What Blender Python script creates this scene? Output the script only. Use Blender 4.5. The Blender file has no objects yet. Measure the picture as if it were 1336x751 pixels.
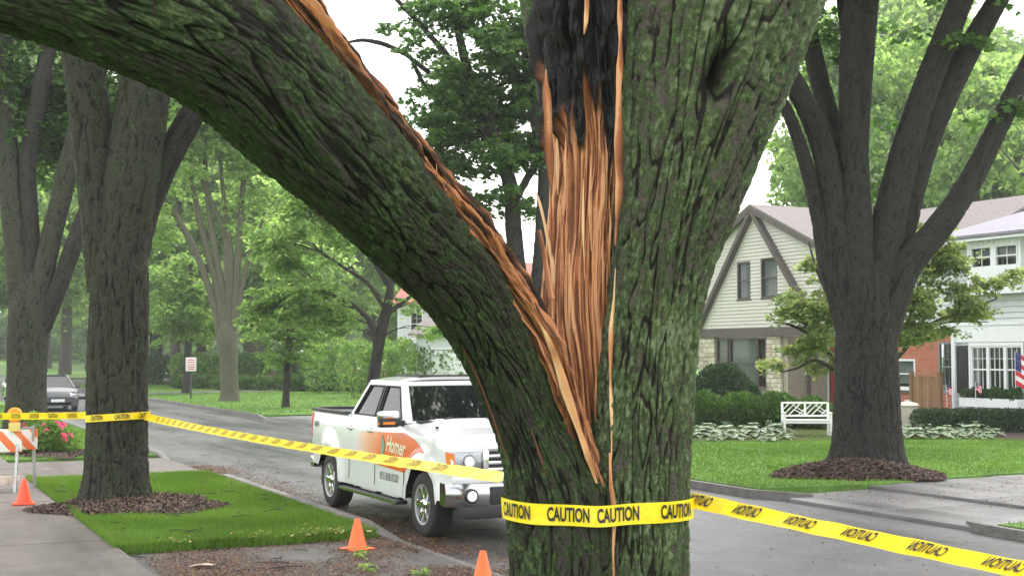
import bpy, bmesh, math, random
import numpy as np
from mathutils import Vector, Matrix
random.seed(7); RNG = np.random.default_rng(11)
SC = bpy.context.scene; COL = SC.collection
# ------------------------------------------------------------ camera
F = 1720.0; CAMH = 2.25; PITCH = math.atan(87.5 / F)
cam = bpy.data.cameras.new('camera'); cam.sensor_width = 36.0; cam.lens = 36.0 * F / 1336.0
cam.clip_start = 0.1; cam.clip_end = 3000.0
camo = bpy.data.objects.new('camera', cam); COL.objects.link(camo)
camo.location = (0, 0, CAMH); camo.rotation_euler = (math.pi / 2 + PITCH, 0, 0); SC.camera = camo
# ------------------------------------------------------------ sky, sun, exposure (overcast)
SUN_EL, SUN_AZ = math.radians(58), math.radians(35)
w = bpy.data.worlds.new('World'); SC.world = w; w.use_nodes = True
nt = w.node_tree; nt.nodes.clear()
o_ = nt.nodes.new('ShaderNodeOutputWorld'); add_ = nt.nodes.new('ShaderNodeAddShader')
b1 = nt.nodes.new('ShaderNodeBackground'); b2 = nt.nodes.new('ShaderNodeBackground')
sk = nt.nodes.new('ShaderNodeTexSky'); sk.sky_type = 'NISHITA'; sk.sun_disc = False
sk.sun_elevation = SUN_EL; sk.sun_rotation = SUN_AZ; sk.dust_density = 4.0
nt.links.new(sk.outputs[0], b1.inputs[0]); b1.inputs[1].default_value = 0.05
b2.inputs[0].default_value = (1.0, 0.985, 0.955, 1); b2.inputs[1].default_value = 1.25
nt.links.new(b1.outputs[0], add_.inputs[0]); nt.links.new(b2.outputs[0], add_.inputs[1]); nt.links.new(add_.outputs[0], o_.inputs[0])
sun = bpy.data.lights.new('sun', 'SUN'); sun.energy = 1.5; sun.angle = math.radians(25); sun.color = (1.0, 0.97, 0.92)
suno = bpy.data.objects.new('sun', sun); COL.objects.link(suno)
sd = Vector((math.sin(SUN_AZ) * math.cos(SUN_EL), math.cos(SUN_AZ) * math.cos(SUN_EL), math.sin(SUN_EL)))
suno.rotation_euler = sd.to_track_quat('Z', 'Y').to_euler(); suno.location = (0, 0, 40)
SC.view_settings.view_transform = 'Standard'; SC.view_settings.look = 'None'
SC.view_settings.exposure = 0.95; SC.view_settings.gamma = 1.0; SC.view_settings.use_curve_mapping = False
SC.cycles.max_bounces = 9; SC.cycles.diffuse_bounces = 6; SC.cycles.glossy_bounces = 3
SC.cycles.transmission_bounces = 4; SC.cycles.transparent_max_bounces = 6; SC.cycles.volume_bounces = 1
SC.cycles.use_denoising = True
# ------------------------------------------------------------ coordinates: u along the street, n across it
DX, DY = -0.4386, 0.8987; NX, NY = 0.8987, 0.4386
RZ = math.atan2(-DY, -DX)
_c, _s = math.cos(PITCH), math.sin(PITCH)
def W(u, n, z=0.0): return (u * DX + n * NX, u * DY + n * NY, z)
def ray(px, py):
    x = (px - 668) / F; y = (375.5 - py) / F
    return (x, _c - _s * y, _s + _c * y)
def P(px, py, Y):
    r = ray(px, py); k = Y / r[1]; return np.array((r[0] * k, Y, CAMH + r[2] * k))
def G(px, py, z=0.0):
    r = ray(px, py); k = (z - CAMH) / r[2]; return np.array((r[0] * k, r[1] * k, z))
# ------------------------------------------------------------ noise
def _hash(ix, iy, iz, seed=0):
    h = (ix * 374761393 + iy * 668265263 + iz * 2147483647 + seed * 1274126177) & 0xFFFFFFFF
    h = ((h ^ (h >> 13)) * 1274126177) & 0xFFFFFFFF
    h = ((h ^ (h >> 16)) * 2246822519) & 0xFFFFFFFF
    return (h ^ (h >> 15)) & 0xFFFFFFFF
def vnoise(p, seed=0):
    i = np.floor(p).astype(np.int64); f = p - i; f = f * f * (3 - 2 * f)
    r = 0
    for a in (0, 1):
        wx = f[:, 0] if a else 1 - f[:, 0]
        for b in (0, 1):
            wy = f[:, 1] if b else 1 - f[:, 1]
            for c in (0, 1):
                wz = f[:, 2] if c else 1 - f[:, 2]
                r = r + wx * wy * wz * (_hash(i[:, 0] + a, i[:, 1] + b, i[:, 2] + c, seed) / 4294967295.0)
    return r
def fbm(p, o=3, seed=0):
    t = 0; a = .5; s = 0
    for k in range(o): t = t + a * vnoise(p * 2.03 ** k, seed + k); s += a; a *= .5
    return t / s
def voronoi(p, seed=0):
    i = np.floor(p).astype(np.int64); f1 = np.full(len(p), 9.); f2 = np.full(len(p), 9.)
    for a in (-1, 0, 1):
        for b in (-1, 0, 1):
            for c in (-1, 0, 1):
                cx, cy, cz = i[:, 0] + a, i[:, 1] + b, i[:, 2] + c
                h = _hash(cx, cy, cz, seed)
                q0 = cx + (h & 1023) / 1023. - p[:, 0]; q1 = cy + ((h >> 10) & 1023) / 1023. - p[:, 1]; q2 = cz + ((h >> 20) & 1023) / 1023. - p[:, 2]
                d = np.sqrt(q0 * q0 + q1 * q1 + q2 * q2)
                f2 = np.minimum(f2, np.maximum(f1, d)); f1 = np.minimum(f1, d)
    return f1, f2
def sstep(a, b, x):
    t = np.clip((x - a) / (b - a), 0, 1); return t * t * (3 - 2 * t)
# ------------------------------------------------------------ mesh helpers
def tag(o, label=None, cat=None, group=None, kind=None):
    if label: o['label'] = label
    if cat: o['category'] = cat
    if group: o['group'] = group
    if kind: o['kind'] = kind
    return o
def empty(name, loc, rz=0.0, label=None, cat=None, group=None):
    o = bpy.data.objects.new(name, None); COL.objects.link(o); o.location = loc; o.rotation_euler = (0, 0, rz)
    o.empty_display_size = .2
    return tag(o, label, cat, group)
def mesh(name, v, f, smooth=False, attrs=None):
    me = bpy.data.meshes.new(name); v = np.asarray(v, dtype=np.float64).reshape(-1, 3)
    if isinstance(f, np.ndarray):
        k = f.shape[1]; nf = len(f)
        me.vertices.add(len(v)); me.vertices.foreach_set('co', v.ravel())
        me.loops.add(nf * k); me.loops.foreach_set('vertex_index', f.astype(np.int32).ravel())
        me.polygons.add(nf); me.polygons.foreach_set('loop_start', np.arange(0, nf * k, k, dtype=np.int32))
        me.polygons.foreach_set('loop_total', np.full(nf, k, dtype=np.int32))
        me.update(calc_edges=True)
    else:
        me.from_pydata([tuple(x) for x in v], [], [tuple(int(i) for i in q) for q in f]); me.update()
    if smooth: me.polygons.foreach_set('use_smooth', np.ones(len(me.polygons), dtype=bool))
    for an, (dom, val) in (attrs or {}).items():
        a = me.attributes.new(an, 'FLOAT', dom); a.data.foreach_set('value', np.asarray(val, dtype=np.float32))
    return me
def ob(name, me, mat=None, parent=None):
    if mat is not None and not me.materials: me.materials.append(mat)
    o = bpy.data.objects.new(name, me); COL.objects.link(o)
    if parent is not None: o.parent = parent
    return o
def mk(name, v, f, mat, parent=None, smooth=False, attrs=None): return ob(name, mesh(name, v, f, smooth, attrs), mat, parent)
class B:
    def __init__(s): s.v = []; s.f = []
    def add(s, v, f):
        n = len(s.v); s.v += [tuple(x) for x in v]; s.f += [tuple(i + n for i in q) for q in f]; return s
    def box(s, x0, x1, y0, y1, z0, z1, fn=None):
        v = [(x, y, z) for z in (z0, z1) for y in (y0, y1) for x in (x0, x1)]
        if fn: v = [fn(*q) for q in v]
        return s.add(v, [(0, 2, 3, 1), (4, 5, 7, 6), (0, 1, 5, 4), (2, 6, 7, 3), (0, 4, 6, 2), (1, 3, 7, 5)])
    def prism(s, pts, ax, a0, a1):      # 2-D polygon extruded along axis ax
        n = len(pts)
        def q(p, a): return {0: (a, p[0], p[1]), 1: (p[0], a, p[1]), 2: (p[0], p[1], a)}[ax]
        v = [q(p, a0) for p in pts] + [q(p, a1) for p in pts]
        return s.add(v, [tuple(range(n))[::-1], tuple(range(n, 2 * n))] + [(i, (i + 1) % n, n + (i + 1) % n, n + i) for i in range(n)])
    def bar(s, a, b, w, h, up=(0, 0, 1)):
        a = Vector(a); b = Vector(b); d = (b - a).normalized(); u = Vector(up)
        if abs(d.dot(u)) > .98: u = Vector((1, 0, 0))
        r = d.cross(u).normalized() * (w / 2); t = r.cross(d).normalized() * (h / 2)
        v = [a - r - t, a + r - t, a + r + t, a - r + t, b - r - t, b + r - t, b + r + t, b - r + t]
        return s.add(v, [(0, 1, 2, 3), (7, 6, 5, 4), (0, 4, 5, 1), (1, 5, 6, 2), (2, 6, 7, 3), (3, 7, 4, 0)])
    def lathe(s, prof, cen=(0, 0, 0), ax=2, n=24, cap=True):    # prof: (r, h)
        v = []
        for r, h in prof:
            for k in range(n):
                a = 2 * math.pi * k / n; c, d = r * math.cos(a), r * math.sin(a)
                q = {2: (c, d, h), 1: (c, h, d), 0: (h, c, d)}[ax]
                v.append((q[0] + cen[0], q[1] + cen[1], q[2] + cen[2]))
        f = [(i * n + k, i * n + (k + 1) % n, (i + 1) * n + (k + 1) % n, (i + 1) * n + k) for i in range(len(prof) - 1) for k in range(n)]
        if cap: f += [tuple(range(n))[::-1], tuple(range((len(prof) - 1) * n, len(prof) * n))]
        return s.add(v, f)
    def quad(s, *p): return s.add(p, [tuple(range(len(p)))])
    def build(s, name, mat, parent=None, bevel=0, smooth=False, seg=2):
        me = mesh(name, s.v, s.f)
        bm = bmesh.new(); bm.from_mesh(me); bmesh.ops.recalc_face_normals(bm, faces=bm.faces)
        if bevel: bmesh.ops.bevel(bm, geom=[e for e in bm.edges if e.is_manifold and e.calc_face_angle(0) > .5], offset=bevel, segments=seg, profile=.6, affect='EDGES', clamp_overlap=True)
        bm.to_mesh(me); bm.free()
        if smooth or bevel:
            me.polygons.foreach_set('use_smooth', np.ones(len(me.polygons), dtype=bool))
            me.set_sharp_from_angle(angle=math.radians(38))
        return ob(name, me, mat, parent)
def copy_tree(o, parent=None):
    c = o.copy(); COL.objects.link(c); c.parent = parent
    for ch in list(o.children): copy_tree(ch, c)
    return c
# ------------------------------------------------------------ materials
MATS = {}
def nodes(name):
    m = bpy.data.materials.new(name); m.use_nodes = True; t = m.node_tree
    b = t.nodes['Principled BSDF']; MATS[name] = m; return m, t, b
def nd(t, typ, **kw):
    n = t.nodes.new(typ)
    for k, v in kw.items():
        if k.startswith('_'): setattr(n, k[1:], v)
        else: n.inputs[k].default_value = v
    return n
def ramp(t, src, stops):
    r = t.nodes.new('ShaderNodeValToRGB'); e = r.color_ramp.elements
    while len(e) < len(stops): e.new(.5)
    for k, (p, c) in enumerate(stops): e[k].position = p; e[k].color = (*c, 1) if len(c) == 3 else c
    t.links.new(src, r.inputs[0]); return r
def mat(name, col, rough=.6, var=.18, scale=6., bump=.15, bscale=None, metal=0., spec=.5, stretch=None, coat=0., detail=6., speck=0.):
    m, t, b = nodes(name); L = t.links.new
    tc = t.nodes.new('ShaderNodeTexCoord'); src = tc.outputs['Object']
    if stretch:
        mp = t.nodes.new('ShaderNodeMapping'); mp.inputs['Scale'].default_value = stretch; L(src, mp.inputs[0]); src = mp.outputs[0]
    n = nd(t, 'ShaderNodeTexNoise', Scale=scale, Detail=detail, Roughness=.62); L(src, n.inputs['Vector'])
    lo = tuple(c * (1 - var) for c in col); hi = tuple(min(1, c * (1 + var)) for c in col)
    r = ramp(t, n.outputs['Fac'], [(.3, lo), (.7, hi)])
    if speck:
        ns = nd(t, 'ShaderNodeTexNoise', Scale=speck, Detail=3., Roughness=.7); L(tc.outputs['Object'], ns.inputs['Vector']); rs = ramp(t, ns.outputs['Fac'], [(.3, (.72,) * 3), (.7, (1.28,) * 3)])
        mpk = t.nodes.new('ShaderNodeMapping'); mpk.vector_type = 'TEXTURE'; mpk.inputs['Rotation'].default_value = (0, 0, RZ); mpk.inputs['Scale'].default_value = (7., .8, 1); L(tc.outputs['Object'], mpk.inputs[0])
        nk = nd(t, 'ShaderNodeTexNoise', Scale=1., Detail=5., Roughness=.6); L(mpk.outputs[0], nk.inputs['Vector']); rk = ramp(t, nk.outputs['Fac'], [(.35, (.74,) * 3), (.62, (1.12,) * 3)])
        x1 = nd(t, 'ShaderNodeMix', _data_type='RGBA', _blend_type='MULTIPLY'); x1.inputs[0].default_value = 1; L(r.outputs[0], x1.inputs[6]); L(rs.outputs[0], x1.inputs[7])
        x2 = nd(t, 'ShaderNodeMix', _data_type='RGBA', _blend_type='MULTIPLY'); x2.inputs[0].default_value = 1; L(x1.outputs[2], x2.inputs[6]); L(rk.outputs[0], x2.inputs[7]); L(x2.outputs[2], b.inputs['Base Color'])
        rr = ramp(t, nk.outputs['Fac'], [(.35, (rough * .6,) * 3), (.65, (rough * 1.25,) * 3)]); L(rr.outputs[0], b.inputs['Roughness'])
    else: L(r.outputs[0], b.inputs['Base Color'])
    b.inputs['Metallic'].default_value = metal
    if not speck: b.inputs['Roughness'].default_value = rough
    b.inputs['Specular IOR Level'].default_value = spec; b.inputs['Coat Weight'].default_value = coat; b.inputs['Coat Roughness'].default_value = .05
    if bump:
        n2 = nd(t, 'ShaderNodeTexNoise', Scale=bscale or scale * 5, Detail=4., Roughness=.6); L(src, n2.inputs['Vector'])
        bp = nd(t, 'ShaderNodeBump', Strength=bump, Distance=.02); L(n2.outputs['Fac'], bp.inputs['Height']); L(bp.outputs[0], b.inputs['Normal'])
    return m
def leafmat(name, c0, c1, c2, trans=.45):
    m, t, b = nodes(name); L = t.links.new
    a = t.nodes.new('ShaderNodeAttribute'); a.attribute_name = 'rnd'
    r = ramp(t, a.outputs['Fac'], [(0., c0), (.55, c1), (1., c2)])
    L(r.outputs[0], b.inputs['Base Color']); b.inputs['Roughness'].default_value = .45; b.inputs['Specular IOR Level'].default_value = .35
    tr = t.nodes.new('ShaderNodeBsdfTranslucent'); hs = nd(t, 'ShaderNodeHueSaturation', Saturation=1.1, Value=1.5, Hue=.485); L(r.outputs[0], hs.inputs['Color']); L(hs.outputs[0], tr.inputs[0])
    mx = t.nodes.new('ShaderNodeMixShader'); mx.inputs[0].default_value = trans
    out = t.nodes['Material Output']; L(b.outputs[0], mx.inputs[1]); L(tr.outputs[0], mx.inputs[2]); L(mx.outputs[0], out.inputs[0])
    return m
def barkmat(name, fiss, brown, grey, moss, lichen, amount, bump=.5, fine=60.):
    m, t, b = nodes(name); L = t.links.new
    tc = t.nodes.new('ShaderNodeTexCoord'); src = tc.outputs['Object']
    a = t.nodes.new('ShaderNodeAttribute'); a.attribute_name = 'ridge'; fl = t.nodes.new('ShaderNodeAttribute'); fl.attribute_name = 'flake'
    n2 = nd(t, 'ShaderNodeTexNoise', Scale=2.6, Detail=7., Roughness=.72); L(src, n2.inputs['Vector'])
    n3 = nd(t, 'ShaderNodeTexNoise', Scale=fine, Detail=5., Roughness=.75); L(src, n3.inputs['Vector'])
    # patches of moss and lichen over flaky grey-brown bark
    m1 = nd(t, 'ShaderNodeMath', _operation='MULTIPLY_ADD'); L(n2.outputs['Fac'], m1.inputs[0]); m1.inputs[1].default_value = 1.5; m1.inputs[2].default_value = amount - 1.52
    m2 = nd(t, 'ShaderNodeMath', _operation='MULTIPLY_ADD'); L(n3.outputs['Fac'], m2.inputs[0]); m2.inputs[1].default_value = 1.0; L(m1.outputs[0], m2.inputs[2])
    m3 = nd(t, 'ShaderNodeMath', _operation='MULTIPLY_ADD'); L(fl.outputs['Fac'], m3.inputs[0]); m3.inputs[1].default_value = .55; L(m2.outputs[0], m3.inputs[2])
    c = ramp(t, m3.outputs[0], [(.18, brown), (.40, grey), (.52, tuple(x * .55 for x in moss)), (.68, moss), (.92, lichen)])
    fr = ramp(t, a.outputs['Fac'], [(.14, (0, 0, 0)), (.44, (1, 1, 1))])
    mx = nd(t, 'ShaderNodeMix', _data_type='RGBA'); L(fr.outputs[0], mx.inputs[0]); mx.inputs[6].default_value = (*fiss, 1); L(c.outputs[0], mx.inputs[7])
    L(mx.outputs[2], b.inputs['Base Color']); b.inputs['Roughness'].default_value = .8; b.inputs['Specular IOR Level'].default_value = .3
    bp = nd(t, 'ShaderNodeBump', Strength=bump, Distance=.02)
    n5 = nd(t, 'ShaderNodeTexNoise', Scale=fine * 1.2, Detail=8., Roughness=.8); L(src, n5.inputs['Vector']); L(n5.outputs['Fac'], bp.inputs['Height']); L(bp.outputs[0], b.inputs['Normal'])
    return m
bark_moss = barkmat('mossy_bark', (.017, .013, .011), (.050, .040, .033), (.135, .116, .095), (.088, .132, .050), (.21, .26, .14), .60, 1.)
bark_limb = barkmat('mossy_bark_shaded', (.010, .008, .007), (.030, .024, .020), (.072, .062, .050), (.048, .080, .026), (.12, .16, .07), .50, 1.)  # mossy bark darkened: shade of the limb's underside put into the colour
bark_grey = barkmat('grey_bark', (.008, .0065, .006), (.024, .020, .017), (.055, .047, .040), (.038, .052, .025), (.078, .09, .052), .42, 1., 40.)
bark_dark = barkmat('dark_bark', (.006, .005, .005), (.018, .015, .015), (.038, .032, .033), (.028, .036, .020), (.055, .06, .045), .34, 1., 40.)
twig_m = mat('twig_bark', (.030, .025, .023), .85, .3, 9., .2)
bark_far = mat('far_bark', (.045, .040, .034), .85, .35, 5., .4, stretch=(4, 4, 1))
bark_farmoss = mat('far_mossy_bark', (.075, .073, .046), .85, .35, 4., .4, stretch=(4, 4, 1))
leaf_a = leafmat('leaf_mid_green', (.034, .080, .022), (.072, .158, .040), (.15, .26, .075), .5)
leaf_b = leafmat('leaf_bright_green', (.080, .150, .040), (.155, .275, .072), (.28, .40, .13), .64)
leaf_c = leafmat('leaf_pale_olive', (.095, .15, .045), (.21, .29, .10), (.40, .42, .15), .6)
leaf_f = leafmat('leaf_backlit_green', (.12, .205, .060), (.23, .37, .115), (.37, .50, .19), .72)  # farther foliage: backlight and haze painted in as lighter leaf colour
leaf_d = leafmat('leaf_deep_green', (.020, .052, .016), (.042, .100, .028), (.085, .165, .05))
leaf_e = leafmat('leaf_box_green', (.012, .034, .012), (.024, .062, .018), (.05, .10, .03), .2)
leaf_y = leafmat('leaf_yew_green', (.022, .06, .012), (.055, .13, .022), (.12, .22, .04), .25)
leaf_h = leafmat('leaf_hosta', (.035, .08, .035), (.08, .15, .065), (.36, .42, .28), .2)
grass_m = leafmat('grass_blade', (.060, .128, .016), (.105, .210, .028), (.175, .29, .06), .35)
asphalt = mat('wet_asphalt', (.082, .080, .085), .40, .30, 1.3, .35, 160., spec=.5, speck=55.)
apron_asphalt = mat('old_asphalt', (.085, .078, .074), .6, .35, 2.2, .5, 120., speck=60.)
concrete = mat('damp_concrete', (.115, .099, .090), .6, .25, 2.4, .2, 90., speck=45.)
concrete_lt = mat('pale_concrete', (.145, .140, .146), .42, .2, 1.6, .18, 80., speck=40.)
kerb_m = mat('kerb_concrete', (.15, .142, .132), .75, .35, 5., .4, 60., speck=50.)
soil_grass = mat('lawn_turf', (.085, .185, .024), .9, .32, 1.4, .5, 140.)
mulch_m = mat('bark_mulch', (.045, .026, .018), .9, .5, 30., .9, 90.)
# ------------------------------------------------------------ ground, road, pavements
N_NEAR, N_FAR = 5.72, 12.75
def slab(name, un, z, m, thick=.16, parent=None, kind='structure', bevel=0):
    n = len(un); v = [W(u, q, z) for u, q in un] + [W(u, q, z - thick) for u, q in un]
    f = [tuple(range(n)), tuple(range(2 * n - 1, n - 1, -1))] + [(i, n + i, n + (i + 1) % n, (i + 1) % n) for i in range(n)]
    b = B().add(v, f); o = b.build(name, m, parent, bevel)
    if parent is None: o['kind'] = kind
    return o
def rect(u0, u1, n0, n1): return [(u0, n0), (u1, n0), (u1, n1), (u0, n1)]
g = B().quad((-900, -60, -.06), (900, -60, -.06), (900, 1500, -.06), (-900, 1500, -.06)).build('ground', soil_grass); g['kind'] = 'structure'
slab('road', rect(-40, 230, N_NEAR - .02, N_FAR + .02), 0.0, asphalt, .05)
slab('side_street', [(96, 12.6), (104, 14.2), (110, 18), (112, 90), (128, 90), (128, 12.6)], .004, asphalt, .05)
def kerb(run):
    for k in range(len(run) - 1):
        pass
    v = []; n = len(run); prof = [(0.0, -.05), (0.0, .085), (.03, .125), (.15, .128), (.15, -.05)]
    P2 = [Vector((u, q)) for u, q, s in run]
    for k in range(n):
        d = (P2[min(n - 1, k + 1)] - P2[max(0, k - 1)]).normalized(); nn = Vector((-d.y, d.x)); sgn, drop = run[k][2]
        for a, z in prof:
            q = P2[k] + nn * a * sgn; v.append(W(q.x, q.y, min(z, z * drop + .0) if z > 0 else z))
    m = len(prof)
    f = [(k * m + i, (k + 1) * m + i, (k + 1) * m + i + 1, k * m + i + 1) for k in range(n - 1) for i in range(m - 1)] + [tuple(range(m)), tuple(range((n - 1) * m, n * m))]
    o = B().add(v, f).build('kerb', kerb_m); o['kind'] = 'structure'
S1 = (1, 1.0); S0 = (1, .12)
kerb([(10.2, N_NEAR, S0), (11.2, N_NEAR, S0), (14.0, N_NEAR, S0), (15.0, N_NEAR, S0), (15.5, N_NEAR, (1, .5)), (16.2, N_NEAR, S1), (20, N_NEAR, S1), (23.6, N_NEAR, S1), (24.4, N_NEAR, S0), (28.6, N_NEAR, S0), (29.4, N_NEAR, S1), (60, N_NEAR, S1), (200, N_NEAR, S1)])
kerb([(-40, N_NEAR, S1), (9.4, N_NEAR, S1), (10.19, N_NEAR, S0)])
T1 = (-1, 1.0); T0 = (-1, .12)
kerb([(16.6, N_FAR + .55, (-1, .75)), (16.75, N_FAR + .2, T1), (17.2, N_FAR, T1), (20, N_FAR, T1), (39.5, N_FAR, T1), (40.6, N_FAR, T0), (45.5, N_FAR, T0), (46.6, N_FAR, T1), (92, N_FAR, T1), (98, N_FAR + .5, T1), (103, N_FAR + 2.2, T1), (108, N_FAR + 6.5, T1), (109.6, N_FAR + 14, T1), (110, 60, T1)])
kerb([(-40, N_FAR, T1), (11.9, N_FAR, T1), (12.5, N_FAR + .05, T1), (12.95, N_FAR + .35, (-1, .7))])
kerb([(131, 60, T1), (131, N_FAR + 4, T1), (134, N_FAR, T1), (200, N_FAR, T1)])
# verge lawns (z = .12)
Z = .12
near_rects = [(15.3, 24.3, 2.56, 5.58), (28.8, 200, 2.56, 5.58)]
for a in near_rects: slab('verge_lawn', rect(*a), Z, soil_grass, .17)
slab('verge_lawn', rect(-40, 9.9, 2.56, 5.58), Z, soil_grass, .17)
slab('house_lawn', rect(-40, 200, -60, 1.04), Z, soil_grass, .17)
slab('far_lawn', [(17.4, 12.88), (40, 12.88), (40, 70), (17.8, 70), (17.6, 18), (17.1, 15.2)], Z, soil_grass, .17)
slab('far_lawn', rect(46.2, 94, 12.88, 70), Z, soil_grass, .17)
slab('far_lawn', rect(-40, 12.4, 12.88, 70), Z, soil_grass, .17)
slab('far_lawn', rect(40.02, 46.18, 16.5, 70), Z, soil_grass, .17)
slab('far_lawn', [(94.02, 12.9), (98, 13.4), (103, 15.2), (107.8, 19.5), (109.5, 27), (109.8, 70), (94.02, 70)], Z, soil_grass, .17)
# driveways
slab('driveway_apron', [(15.28, 2.56), (15.28, 5.4), (15.0, 5.72), (10.2, 5.72), (9.92, 5.4), (9.92, 2.56)], .035, apron_asphalt, .1)
slab('gravel_driveway', [(28.78, 2.56), (28.78, 5.7), (24.32, 5.7), (24.32, 2.56)], .06, concrete, .1)
for a in ((12.45, 14.6, 12.76, 14.9), (14.62, 17.0, 12.76, 14.9), (12.45, 14.85, 14.92, 18.0), (14.87, 17.4, 14.92, 18.0), (12.45, 17.5, 18.02, 60)):
    pts = rect(*a)
    if a[1] == 17.0: pts = [(14.62, 12.76), (16.45, 12.76), (16.9, 13.4), (17.02, 14.9), (14.62, 14.9)]
    slab('driveway_slab', pts, .055 if a[2] < 14 else .10, concrete_lt, .1, bevel=.008)
slab('driveway_apron', rect(40.1, 46.1, 12.74, 16.48), .07, concrete_lt, .1)
pw = [G(100, 513.5, .14), G(230, 510.5, .14), G(330, 507.5, .14), G(440, 505.5, .14), G(440, 508.5, .14), G(330, 510.5, .14), G(230, 513.5, .14), G(100, 517, .14)]
po = B().quad(*[tuple(x) for x in pw]).build('garden_path', concrete_lt); po['kind'] = 'structure'
# near pavement of slabs
sw = bpy.data.objects.new('pavement', None); COL.objects.link(sw); sw['kind'] = 'structure'
for k in range(40):
    u0 = 2.2 + k * 1.52
    slab('paving_slab', rect(u0 + .008, u0 + 1.512, 1.05, 2.55), Z + .004 + random.uniform(-.004, .004), concrete, .12, parent=sw, bevel=.008)
# far rising lawn
hv = []; nx_, ny_ = 24, 12
for j in range(ny_):
    for i in range(nx_):
        x = -110 + 130 * i / (nx_ - 1); y = 128 + 170 * j / (ny_ - 1)
        hv.append((x, y, -.05 + 5.5 * float(sstep(0, 1, np.array(j / (ny_ - 1)))) * (0.7 + .3 * math.sin(i * .5))))
hf = np.array([(j * nx_ + i, j * nx_ + i + 1, (j + 1) * nx_ + i + 1, (j + 1) * nx_ + i) for j in range(ny_ - 1) for i in range(nx_ - 1)])
h_ = mk('hill', hv, hf, soil_grass, smooth=True); h_['kind'] = 'structure'
# ------------------------------------------------------------ grass blades
def blades(name, pts, h, wd, label, r0=0.):
    n = len(pts); a = RNG.uniform(0, 2 * math.pi, n); hh = h * RNG.uniform(.55, 1.25, n); ln = RNG.uniform(0, .55, n) * hh; b = RNG.uniform(0, 2 * math.pi, n)
    v = np.empty((n, 3, 3)); c, s = np.cos(a) * wd / 2, np.sin(a) * wd / 2
    v[:, 0] = pts + np.stack([c, s, np.zeros(n)], 1); v[:, 1] = pts - np.stack([c, s, np.zeros(n)], 1)
    v[:, 2] = pts + np.stack([np.cos(b) * ln, np.sin(b) * ln, hh], 1)
    q = np.stack([pts[:, 0], pts[:, 1], np.zeros(n)], 1)
    rnd = np.clip(RNG.normal(.5, .17, n) + (fbm(q * .9, 3, 5) - .5) * .9 + r0, 0, 1)
    return tag(mk(name, v.reshape(-1, 3), np.arange(3 * n).reshape(-1, 3), grass_m, attrs={'rnd': ('FACE', rnd)}), label, 'grass', kind='stuff')
def sample(n, u0, u1, n0, n1, ex=None):
    u = RNG.uniform(u0, u1, n); q = RNG.uniform(n0, n1, n)
    k = np.ones(n, bool)
    if ex is not None: k = ex(u, q)
    u, q = u[k], q[k]
    return np.stack([u * DX + q * NX, u * DY + q * NY, np.full(len(u), Z - .005)], 1)
def ell(u, q, cu, cn, ru, rn, wob=.12):
    a = np.arctan2((q - cn) / rn, (u - cu) / ru); r = np.sqrt(((u - cu) / ru) ** 2 + ((q - cn) / rn) ** 2)
    return r > 1 + wob * np.sin(a * 3 + cu) + .06 * np.sin(a * 7)
MULCH = {'t2': (19.3, 3.45, 1.35, 1.25), 'rt': (18.7, 16.0, 1.4, 1.5), 'b': (30.2, 3.6, 1.3, .9)}
blades('verge_grass', sample(90000, 15.25, 24.35, 2.5, 5.64, lambda u, q: ell(u, q, *MULCH['t2'])), .055, .011, 'mown verge grass around the tape-wrapped tree')
ep = np.vstack([sample(5000, 15.14, 15.34, 2.6, 5.6) - np.array((0, 0, .075)), sample(5000, 15.2, 24.3, 2.50, 2.58), sample(2500, 15.22, 15.32, 2.6, 5.6) - np.array((0, 0, .03))])
blades('verge_grass', ep, .085, .011, 'ragged grass fringe spilling over the verge edge')
blades('verge_grass', sample(26000, 28.7, 60, 2.5, 5.6, lambda u, q: ell(u, q, *MULCH['b'])), .06, .02, 'mown verge grass beyond the gravel driveway')
blades('lawn_grass', sample(150000, 16.9, 40, 12.85, 26, lambda u, q: ell(u, q, *MULCH['rt']) & (u > np.where(q < 15.2, 17.38 - .13 * (q - 12.88), 17.1 + .18 * np.clip(q - 15.2, 0, 2.8)))), .05, .02, 'bright green front lawn before the gabled house')
blades('lawn_grass', sample(60000, 46.2, 94, 12.85, 30), .055, .035, 'green lawn across the street beyond the pickup truck')
blades('lawn_grass', sample(9000, 4, 12.4, 12.9, 18), .05, .02, 'green lawn on the near side of the concrete driveway')
# ------------------------------------------------------------ mulch rings and litter
def chips(name, pts, L, wd, m, label, cat, kind='stuff', lift=.4):
    n = len(pts); a = RNG.uniform(0, 2 * math.pi, n); l = L * RNG.uniform(.4, 1.4, n) / 2; w_ = wd * RNG.uniform(.5, 1.3, n) / 2
    t = RNG.normal(0, lift, n); d = np.stack([np.cos(a) * np.cos(t), np.sin(a) * np.cos(t), np.sin(t)], 1) * l[:, None]
    s = np.stack([-np.sin(a), np.cos(a), RNG.normal(0, .35, n)], 1) * w_[:, None]
    v = np.stack([pts - d - s, pts + d - s * .6, pts + d + s, pts - d + s * .7], 1).reshape(-1, 3)
    return tag(mk(name, v, np.arange(4 * n).reshape(-1, 4), m, attrs={'rnd': ('FACE', RNG.uniform(0, 1, n))}), label, cat, kind=kind)
def attrmat(name, stops, rough=.8):
    m, t, b = nodes(name); a = t.nodes.new('ShaderNodeAttribute'); a.attribute_name = 'rnd'
    r = ramp(t, a.outputs['Fac'], stops); t.links.new(r.outputs[0], b.inputs['Base Color']); b.inputs['Roughness'].default_value = rough; return m
chip_m = attrmat('mulch_chip', [(0, (.025, .014, .010)), (.6, (.075, .040, .028)), (1, (.16, .10, .07))])
litter_m = attrmat('litter_mix', [(0, (.06, .028, .018)), (.6, (.13, .055, .032)), (.9, (.22, .11, .06)), (.97, (.35, .25, .10)), (1, (.12, .2, .05))])
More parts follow.
